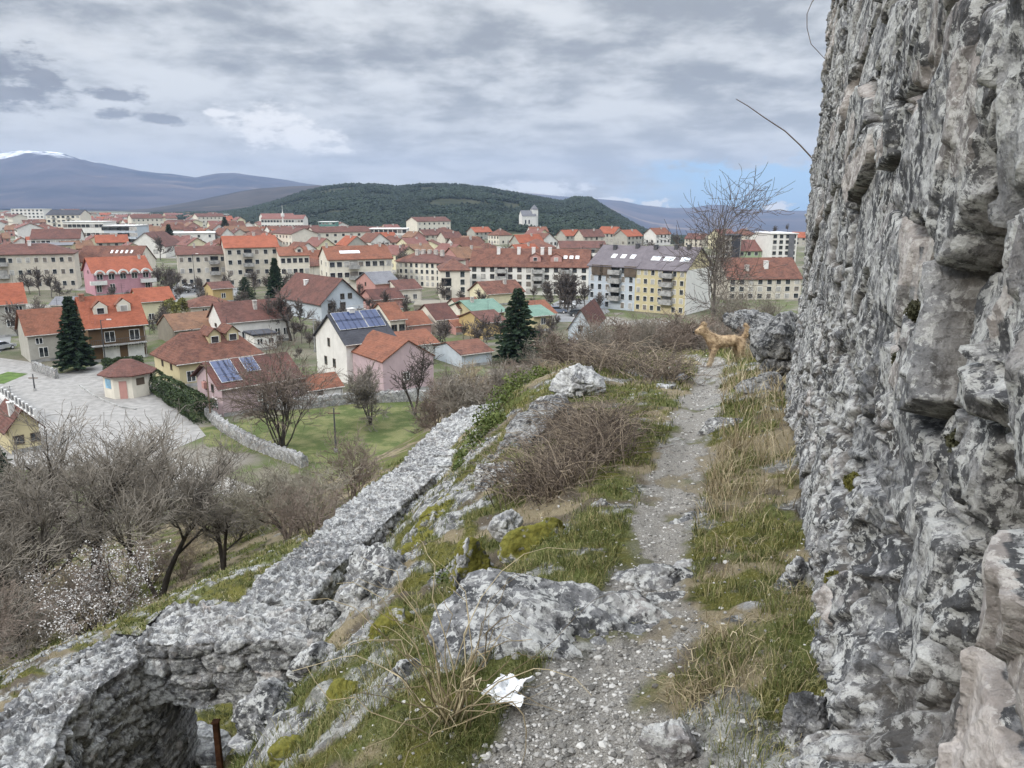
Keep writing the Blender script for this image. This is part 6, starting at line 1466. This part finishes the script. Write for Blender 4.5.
# bramble heap: hundreds of arching canes
def canes(name, label, cat, anchors, n, L, h, mat, seed, r0=.006, droop=1.0):
    rg_ = np.random.default_rng(seed); S = []; tone = []
    for i in range(n):
        px, py, t, rr_ = anchors[int(rg_.integers(0, len(anchors)))]; c = P(px, py, t); x0 = c[0] + rg_.normal(0, rr_ * .55); y0 = c[1] + rg_.normal(0, rr_ * .55)
        z0_ = lz_fast(x0, y0); a = rg_.uniform(0, 6.28); l = L * rg_.uniform(.5, 1.3); hh_ = h * rg_.uniform(.3, 1.2); k = 7; rad = r0 * rg_.uniform(.5, 1.2); tn_ = rg_.random()
        bend = rg_.uniform(-1, 1); pr_ = np.array((x0, y0, z0_ - .02))
        for s in range(k):
            f = (s + 1) / k; aa_ = a + bend * f
            q = np.array((x0 + math.cos(aa_) * l * f * .7, y0 + math.sin(aa_) * l * f * .7, z0_ + hh_ * (4 * f * (1 - f * .62 * droop)) * .55)) + rg_.normal(0, .012, 3)
            S.append((*pr_, *q, rad * (1 - .7 * (f - 1 / k)), rad * (1 - .7 * f))); tone.append(tn_); pr_ = q
    o = tubes(name, np.array(S), 4, MAT[mat], None, dict(tone=np.array(tone))); return tag(o, label, cat)
def lz_fast(x, y): return lz(x, y)
canes('bramble', 'tangled heap of dead brown bramble canes left of the path', 'bramble', [(575, 475, 7.0, .28), (550, 490, 6.6, .28), (600, 480, 6.6, .22), (530, 500, 6.4, .22), (570, 445, 8.0, .28), (605, 455, 7.2, .2), (560, 500, 6.0, .22), (590, 455, 7.6, .3)], 1500, .62, .36, 'cane', 4, .0038)
canes('bramble', 'low dead brambles spread over the ridge behind the pinnacle rock', 'bramble', [(620, 372, 12, .6), (650, 365, 13, .6), (600, 372, 12.5, .5), (665, 378, 11.5, .35)], 520, .9, .40, 'cane', 5, .006)
canes('dead_stalks', 'fan of long pale dead grass stalks leaning toward the gateway', 'dead stalks', [(450, 742, 2.55, .05)], 46, .62, .42, 'drygrass', 6, .0028, .9)
canes('dead_stalks', 'scatter of broken straw stalks beside the right verge', 'dead stalks', [(700, 690, 2.4, .10), (720, 650, 2.7, .12)], 60, .22, .07, 'drygrass', 7, .0022, 1.0)
# moss cushions
def cushion(label, pts, mat, seed, name='moss_cushion'):
    r = np.random.default_rng(seed); VV = []
    for px, py, t, rad in pts:
        c = P(px, py, t); n = int(2600 * rad / .06) + 300; q = r.normal(size=(n, 3)); q /= np.linalg.norm(q, axis=1, keepdims=True)
        VV.append(c + q * rad * np.array([1, .8, .55]) * (1 + .3 * fbm3(q * 2.5, 3, seed))[:, None])
    o = leaves(name, np.concatenate(VV), .007, mat, None, seed, 1, .004); return tag(o, label, 'moss')
# ---------------------------------------------------------------- small things
# dog: one skinned body
def skin_body(name, joints, bones, mat, parent=None, sub=2, root=0):
    me = bpy.data.meshes.new(name); me.from_pydata([j[:3] for j in joints], bones, []); o = link(bpy.data.objects.new(name, me), parent)
    m = o.modifiers.new('skin', 'SKIN'); m.use_smooth_shade = True
    for i, j in enumerate(joints): me.skin_vertices[0].data[i].radius = (j[3], j[4] if len(j) > 4 else j[3])
    me.skin_vertices[0].data[root].use_root = True
    s = o.modifiers.new('sub', 'SUBSURF'); s.levels = sub; s.render_levels = sub
    dg = bpy.context.evaluated_depsgraph_get(); dg.update(); ev = bpy.data.meshes.new_from_object(o.evaluated_get(dg)); o.modifiers.clear(); o.data = ev
    ev.materials.clear(); ev.materials.append(MAT[mat])
    for p in ev.polygons: p.use_smooth = True
    return o
# facing -x; heights in metres, shoulder .50
J = [(.20, 0, .42, .105, .10), (.06, 0, .415, .105, .11), (-.10, 0, .40, .115, .13), (-.20, 0, .43, .10, .12), (-.29, 0, .51, .072, .085), (-.355, 0, .585, .062, .072), (-.41, 0, .625, .062, .066), (-.46, 0, .60, .042, .044), (-.525, 0, .575, .028, .03),   # 0-8 trunk to nose
     (.28, 0, .43, .085, .085), (.335, 0, .455, .036), (.385, 0, .52, .036), (.405, 0, .60, .036), (.385, 0, .665, .026), (.355, 0, .70, .012),       # 9-14 rump, tail
     (-.19, .065, .30, .05), (-.175, .07, .20, .032), (-.185, .07, .10, .026), (-.19, .07, .025, .025), (-.225, .07, .015, .02),                       # 15-19 near foreleg
     (-.19, -.065, .30, .05), (-.22, -.07, .20, .032), (-.25, -.07, .10, .025), (-.265, -.07, .025, .025), (-.30, -.07, .015, .02),                    # 20-24
     (.27, .065, .33, .07), (.23, .075, .24, .045), (.31, .075, .15, .027), (.285, .075, .03, .026), (.25, .075, .015, .02),                            # 25-29 hind
     (.29, -.065, .33, .07), (.27, -.075, .24, .045), (.36, -.075, .15, .027), (.345, -.075, .03, .026), (.31, -.075, .015, .02),
     (-.385, .035, .69, .020, .012), (-.378, .042, .735, .008, .006), (-.385, -.035, .69, .020, .012), (-.378, -.042, .735, .008, .006)]
B = [(0, 1), (1, 2), (2, 3), (3, 4), (4, 5), (5, 6), (6, 7), (7, 8), (0, 9), (9, 10), (10, 11), (11, 12), (12, 13), (13, 14), (3, 15), (15, 16), (16, 17), (17, 18), (18, 19), (3, 20), (20, 21), (21, 22), (22, 23), (23, 24),
     (9, 25), (25, 26), (26, 27), (27, 28), (28, 29), (9, 30), (30, 31), (31, 32), (32, 33), (33, 34), (6, 35), (35, 36), (6, 37), (37, 38)]
p = P(722, 366, 13.0); dz = lz(p[0], p[1])
dog = empty('dog', (p[0], p[1], dz), R(8), 'tan dog with curled tail standing across the path', 'dog')
dog.scale = (.98, .98, .98)
BODY = skin_body('body', J, B, 'fur', dog, 2, 1)
bv = np.zeros(len(BODY.data.vertices) * 3, np.float32); BODY.data.vertices.foreach_get('co', bv); bv = bv.reshape(-1, 3); bn = np.zeros_like(bv).ravel(); BODY.data.vertices.foreach_get('normal', bn); bn = bn.reshape(-1, 3)
r = np.random.default_rng(2); ix = r.integers(0, len(bv), 9000); b0 = bv[ix] + r.normal(0, .008, (9000, 3)); nd = bn[ix] * .5 + np.array([.75, 0, -.45]) + r.normal(0, .25, (9000, 3)); nd /= np.linalg.norm(nd, axis=1, keepdims=True); sd2 = np.cross(nd, bn[ix] + .01); sd2 /= np.linalg.norm(sd2, axis=1, keepdims=True)
hl = r.uniform(.02, .05, (9000, 1)); hw = .0035; mesh_np('coat', np.stack([b0 - sd2 * hw, b0 + sd2 * hw, b0 + nd * hl], 1).reshape(-1, 3), np.arange(27000).reshape(-1, 3), MAT['fur'], dog)
m = MB(); m.cyl((-.535, 0, .578), (-.558, 0, .574), .017, .011, 8); m.build('nose', MAT['black'], dog, True)
for s in (-1, 1):
    v, f = ICO[2]; mesh_np('eye', v * .011 + np.array((-.452, s * .038, .630)), f, MAT['black'], dog, True)
# crumpled paper
n = 26; gx_, gy_ = np.meshgrid(np.linspace(-1, 1, n), np.linspace(-1, 1, n)); u, v = gx_.ravel(), gy_.ravel()
x = u * .055 + fbm2(u * 2, v * 2, 3, 5) * .02 + v * .018; y = v * .062 + fbm2(u * 2 + 7, v * 2, 3, 6) * .02; 
x = np.where((u > .2) & (v < -.2), x + .035 * (u - .2) * 1.5, x); y = np.where((u < 0) & (v < 0), y * .55, y)
zz = .012 + np.abs(fbm2(u * 1.5, v * 1.5, 2, 7)) * .05 + .01 * np.abs(np.sin(u * 4 + v * 3)); k = np.arange((n - 1) * n).reshape(n - 1, n)[:, :-1]
ff = np.stack([k, k + 1, k + 1 + n, k + n], -1).reshape(-1, 4); top = np.stack([x, y, zz], -1); bot = top - (0, 0, .0015); rim = np.concatenate([np.arange(n), n * np.arange(1, n) + n - 1, (n * n - 2 - np.arange(n - 1)), (n * np.arange(n - 2, 0, -1))])
N2 = n * n; rimq = np.stack([rim, np.roll(rim, -1), np.roll(rim, -1) + N2, rim + N2], -1)[:, ::-1]
pp = P(507, 694, 2.62)
pap = mesh_np('paper', np.vstack([top, bot]), [ff, ff[:, ::-1] + N2, rimq], MAT['paper'], smooth=False); pap.location = (pp[0], pp[1], lz(pp[0], pp[1]) + .012); pap.rotation_euler = (R(16), R(-4), R(-25)); pap.scale = (1.0, 1.0, 1.0); tag(pap, 'crumpled white paper lying on the grass', 'litter')
# rusty post and thin iron stake in the gateway
a = P(218, 745, 6.6); m = MB(); m.box((-.022, -.022, -.5), (.022, .022, .22)); m.box((-.03, -.03, .223), (.03, .03, .235)); o = m.build('gate_post', MAT['rust']); o.location = (a[0], a[1], a[2]); tag(o, 'short rusty iron post standing in the gateway', 'post')
# dry creepers hanging on the great wall's edge
def wisp(label, pix, t, r0, name='dry_creeper'):
    pts = [P(x, y, t) for x, y in pix]; S = [(*pts[i], *pts[i + 1], r0 * (1 - .6 * i / len(pts)), r0 * (1 - .6 * (i + 1) / len(pts))) for i in range(len(pts) - 1)]
    o = tubes(name, np.array(S), 4, MAT['cane'], None, dict(tone=np.full(len(S), .5))); return tag(o, label, 'creeper')
wisp('long dry creeper reaching out from the great wall against the sky', [(826, 172), (812, 158), (800, 145), (785, 131), (765, 118), (748, 106), (736, 99)], 8.2, .009)
wisp('thin dry creeper hanging from the upper edge of the great wall', [(822, -10), (812, 2), (807, 14), (807, 28), (811, 44), (826, 60)], 8.0, .006)
# moss cushions set in the wall's joints
def moss_at(label, spots, mat, seed):
    VV = []; r = np.random.default_rng(seed)
    for s, zrel, rad in spots:
        c = wall_pt(s, CAMZ + zrel); n = int(3200 * (rad / .05) ** 1.2) + 200; q = r.normal(size=(n, 3)); q /= np.linalg.norm(q, axis=1, keepdims=True)
        VV.append(c + q * rad * np.array([.8, 1, .85]) * (1 + .35 * fbm3(q * 2.2, 3, seed))[:, None])
    o = leaves('moss_cushion', np.concatenate(VV), .0045, mat, cw, seed, 1, .003); return o
moss_at('', [(1.50, -.44, .020)], 'mossd', 1); moss_at('', [(2.1, -.40, .022)], 'mossd', 2); moss_at('', [(1.72, -.22, .018)], 'mossd', 4); moss_at('', [(2.7, -.95, .03)], 'moss', 5); moss_at('', [(2.3, -1.15, .03)], 'moss', 6)

# stone garden wall along the meadow
def low_wall(label, pix, h, w, seed, name='field_wall', mat='rubble'):
    pts = np.array([G(a, b)[:2] for a, b in pix]); L = np.concatenate([[0], np.cumsum(np.hypot(*np.diff(pts, axis=0).T))]); n = int(L[-1] / .25); u = np.linspace(0, L[-1], n)
    cx, cy_ = np.interp(u, L, pts[:, 0]), np.interp(u, L, pts[:, 1]); tx, ty = np.gradient(cx), np.gradient(cy_); m_ = np.hypot(tx, ty); nx_, ny_ = -ty / m_, tx / m_
    sec = [(.5, 0), (.52, .35), (.48, .7), (.42, 1), (.15, 1.06), (-.15, 1.04), (-.42, 1), (-.48, .7), (-.52, .35), (-.5, 0)]; ks = len(sec); r = np.random.default_rng(seed)
    jj = r.normal(0, .05, (n, ks)); V = np.array([[(cx[i] + nx_[i] * (s[0] * w + jj[i, k] * w), cy_[i] + ny_[i] * (s[0] * w + jj[i, k] * w), s[1] * h + (jj[i, k] * 1.4 * h if s[1] > .9 else 0) - (.05 if s[1] == 0 else 0)) for k, s in enumerate(sec)] for i in range(n)])
    zb = land(cx, cy_)[0]; V[:, :, 2] += zb[:, None]; V = V.reshape(-1, 3); kk = np.arange((n - 1) * ks).reshape(n - 1, ks)[:, :-1]
    o = mesh_np(name, V, [np.stack([kk, kk + 1, kk + 1 + ks, kk + ks], -1).reshape(-1, 4), np.array([list(range(ks))[::-1], [(n - 1) * ks + i for i in range(ks)]])], MAT[mat], attrs=dict(joint=r.random(len(V)) * .6, tint=r.random(len(V)))); return tag(o, label, 'stone wall')
low_wall('low dry-stone wall edging the meadow toward the pink house', [(208, 417), (226, 432), (250, 446), (275, 456), (305, 467)], 1.1, .8, 1)
low_wall('low stone wall along the far side of the meadow under the annex', [(262, 410), (310, 408), (345, 404), (384, 402), (440, 400)], 1.3, .6, 2)
low_wall('stone wall with gate pier before the beige house', [(34, 370), (46, 375), (57, 379)], 1.3, .5, 3, 'garden_wall')
# white fence on a white base at the left edge
fe = empty('white_fence', (*G(15, 400)[:2], 0), 0, 'white railing fence with dark gaps running along the plaza edge', 'fence'); a, b_ = G(-12, 389)[:2], G(37, 424)[:2]; d = b_ - a; Lf = np.hypot(*d); d /= Lf; ang = math.atan2(d[1], d[0]); o0 = np.array(fe.location)[:2]
Mf = Matrix.Translation((a[0] - o0[0], a[1] - o0[1], 0)) @ Matrix.Rotation(ang, 4, 'Z'); m = MB(); m.box((0, -.15, -.2), (Lf, .15, .7), 0, Mf); m.build('base', MAT['trim'], fe)
nb = 14
for i in range(nb + 1):
    m = MB(); x = .25 + i * (Lf - .5) / nb; m.box((x - .15, -.14, .703), (x + .15, .14, 1.7), 0, Mf); m.build('pier', MAT['trim'], fe)
    if i < nb:
        m = MB(); x2 = x + (Lf - .5) / nb - .15; m.box((x + .153, -.03, .9), (x2 - .003, .03, 1.55), 0, Mf); m.build('panel', MAT['metal'], fe)
# kiosk: eight-sided, brown tiled roof
g = G(130, 394); ke = empty('kiosk', (g[0], g[1], 0), R(12), 'little abandoned cream kiosk with brown tiled roof and blue poster', 'kiosk')
rad, hk = 2.9, 3.0; k8 = [(math.cos(math.pi / 8 + i * math.pi / 4), math.sin(math.pi / 8 + i * math.pi / 4)) for i in range(8)]
m = MB(); m.add([(c * rad, s * rad, -.2) for c, s in k8] + [(c * rad, s * rad, hk) for c, s in k8], [(i, (i + 1) % 8, 8 + (i + 1) % 8, 8 + i) for i in range(8)]); m.build('wall', MAT['w_cream'], ke)
m = MB(); m.add([(c * rad * 1.22, s * rad * 1.22, hk - .1) for c, s in k8] + [(c * rad * 1.22, s * rad * 1.22, hk + .05) for c, s in k8] + [(c * .8, s * .5, hk + 1.6) for c, s in k8], [(i, (i + 1) % 8, 8 + (i + 1) % 8, 8 + i) for i in range(8)] + [(8 + i, 8 + (i + 1) % 8, 16 + (i + 1) % 8, 16 + i) for i in range(8)] + [(16, 17, 18, 19), (16, 19, 20, 23), (20, 21, 22, 23)]); m.build('roof', MAT['r_brownred'], ke)
def kface(name, i, z0, z1, w, mat, out=.05):
    a_ = i * math.pi / 4; r_ = rad * math.cos(math.pi / 8); M = Matrix.Rotation(a_ + math.pi / 2, 4, 'Z') @ Matrix.Translation((0, -r_, 0)); mm = MB(); mm.box((-w / 2, -out, z0), (w / 2, .02, z1), 0, M); mm.build(name, MAT[mat], ke)
MAT['bluepaper'] = plain('blue_poster', (.22, .38, .50), .7, .25, 1.5)
kface('poster', 5, 1.3, 2.5, 1.2, 'bluepaper'); kface('door', 6, .02, 2.3, .9, 'w_salmon'); kface('window', 7, 1.6, 2.5, 1.1, 'frame_dark'); kface('window', 4, 1.3, 2.3, .9, 'frame_dark'); kface('panel', 0, .3, 1.2, 1.4, 'concrete')
# lamp posts / poles
def pole(label, px, py, top, arm=False, name='street_lamp', cat='street lamp', mat='metal'):
    g = G(px, py); h = z_at(g[:2], top); e = empty(name, (g[0], g[1], 0), 0, label, cat); m = MB(); m.cyl((0, 0, -.2), (0, 0, h), .11, .07, 8); m.build('post', MAT[mat], e)
    m = MB(); m.cyl((0, 0, 0), (0, 0, .35), .2, .2, 10); m.build('base', MAT['concrete'], e)
    if arm:
        m = MB(); m.cyl((0, 0, h - .1), (1.1, 0, h + .12), .04, .03, 6); m.build('arm', MAT[mat], e); m = MB(); m.box((.95, -.12, h + .02), (1.6, .12, h + .16)); m.build('lamp_head', MAT['frame'], e)
    else:
        m = MB(); m.box((-.6, -.05, h - .6), (.6, .05, h - .48)); m.build('crossarm', MAT['wood'], e)
pole('short dark post standing on the plaza', 35, 391, 374, False, 'post', 'post'); pole('wooden pole at the hedge end beside the pink house', 211, 422, 361, False, 'utility_pole', 'pole', 'wood'); pole('tall pole in front of the brown house', 106, 366, 320, True)
pole('pale concrete pole beside the garden of the solar house', 315, 352, 316, False, 'utility_pole', 'pole', 'concrete'); pole('thin grey pole rising from the meadow', 336, 452, 408, False, 'utility_pole', 'pole', 'metal'); pole('tall street lamp at the street of parked cars', 196, 294, 254, True); pole('pale pole among scrub behind the ridge', 501, 340, 318, False, 'utility_pole', 'pole', 'concrete')
m = MB(); pk_ = [G(*q)[:2] for q in ((80, 386), (92, 395), (106, 402), (122, 408), (136, 410))]
for a, b_ in zip(pk_[:-1], pk_[1:]): m.cyl((a[0], a[1], .10), (b_[0], b_[1], .10), .13, .13, 4)
tag(m.build('kerb', MAT['concrete']), kind='structure')
# cars
def car(label, px, py, rz, colr, group='cars parked in the town streets'):
    g = G(px, py); e = empty('parked_car', (g[0], g[1], .04), R(rz), label, 'car', group); cm = plain('car_paint', colr, .35, .05, 1, .5)
    m = MB(); pr_ = [(-2.1, .35), (-2.15, .75), (-1.9, .92), (-1.25, .98), (1.1, .96), (1.9, .82), (2.1, .6), (2.1, .35)]
    m.add([(x, -.85, z) for x, z in pr_] + [(x, .85, z) for x, z in pr_], [(i, (i + 1) % 8, 8 + (i + 1) % 8, 8 + i)[::-1] for i in range(8)] + [(0, 1, 2, 7), (2, 3, 4, 7), (4, 5, 6, 7), (15, 10, 9, 8), (15, 12, 11, 10), (15, 14, 13, 12)]); m.build('body', cm, e)
    m = MB(); q = [(-1.8, .93), (-1.35, 1.42), (.2, 1.46), (1.05, .965)]; m.add([(x, -.74 + (z - .93) * .2, z) for x, z in q] + [(x, .74 - (z - .93) * .2, z) for x, z in q], [(0, 1, 2, 3), (7, 6, 5, 4), (0, 4, 5, 1), (2, 6, 7, 3)]); m.build('windows', MAT['glass'], e)
    m = MB(); m.box((-1.36, -.66, 1.44), (.2, .66, 1.50)); m.build('roof', cm, e)
    for x in (-1.3, 1.3):
        for y in (-.8, .8):
            m = MB(); m.cyl((x, y - .1, .32), (x, y + .1, .32), .32, .32, 12); w = m.build('wheel', MAT['rubberb'], e); m = MB(); m.cyl((x, y - .105, .32), (x, y + .105, .32), .19, .19, 10); m.build('rim', MAT['frame'], w)
    for y in (-.6, .6): m = MB(); m.box((2.06, y - .16, .62), (2.12, y + .16, .74)); m.build('headlight', MAT['trim'], e)
car('silver car at the left edge beside the beige house', 2, 350, 70, (.45, .46, .48)); car('white car parked on the street below the beige apartments', 190, 289, 5, (.7, .7, .7)); car('black car parked behind the white one on the street', 183, 293, 5, (.03, .03, .03)); car('grey car parked near the little cottage', 199, 292, 5, (.25, .26, .28))
car('white van-like car in the car park by the abandoned house', 568, 308, 0, (.75, .75, .74)); car('dark car in the car park by the abandoned house', 578, 316, 10, (.04, .045, .05)); car('blue-grey car parked beside the red-roofed house', 558, 313, -5, (.15, .18, .24))
car('pale car on the street before the pink house', 164, 298, 80, (.55, .55, .54))

# ---------------------------------------------------------------- the air
m = MB(); m.box((-9500, -300, -230), (9500, 9800, 545)); hz = m.build('haze', []); tag(hz, kind='stuff')
hm = bpy.data.materials.new('air'); hm.use_nodes = True; ht = hm.node_tree; ht.nodes.clear(); pv = ht.nodes.new('ShaderNodeVolumePrincipled'); oo = ht.nodes.new('ShaderNodeOutputMaterial'); ht.links.new(pv.outputs[0], oo.inputs['Volume'])
pv.inputs['Color'].default_value = (.42, .55, .80, 1); pv.inputs['Density'].default_value = HAZE; pv.inputs['Anisotropy'].default_value = .1
hz.data.materials.append(hm); hz.display_type = 'WIRE'
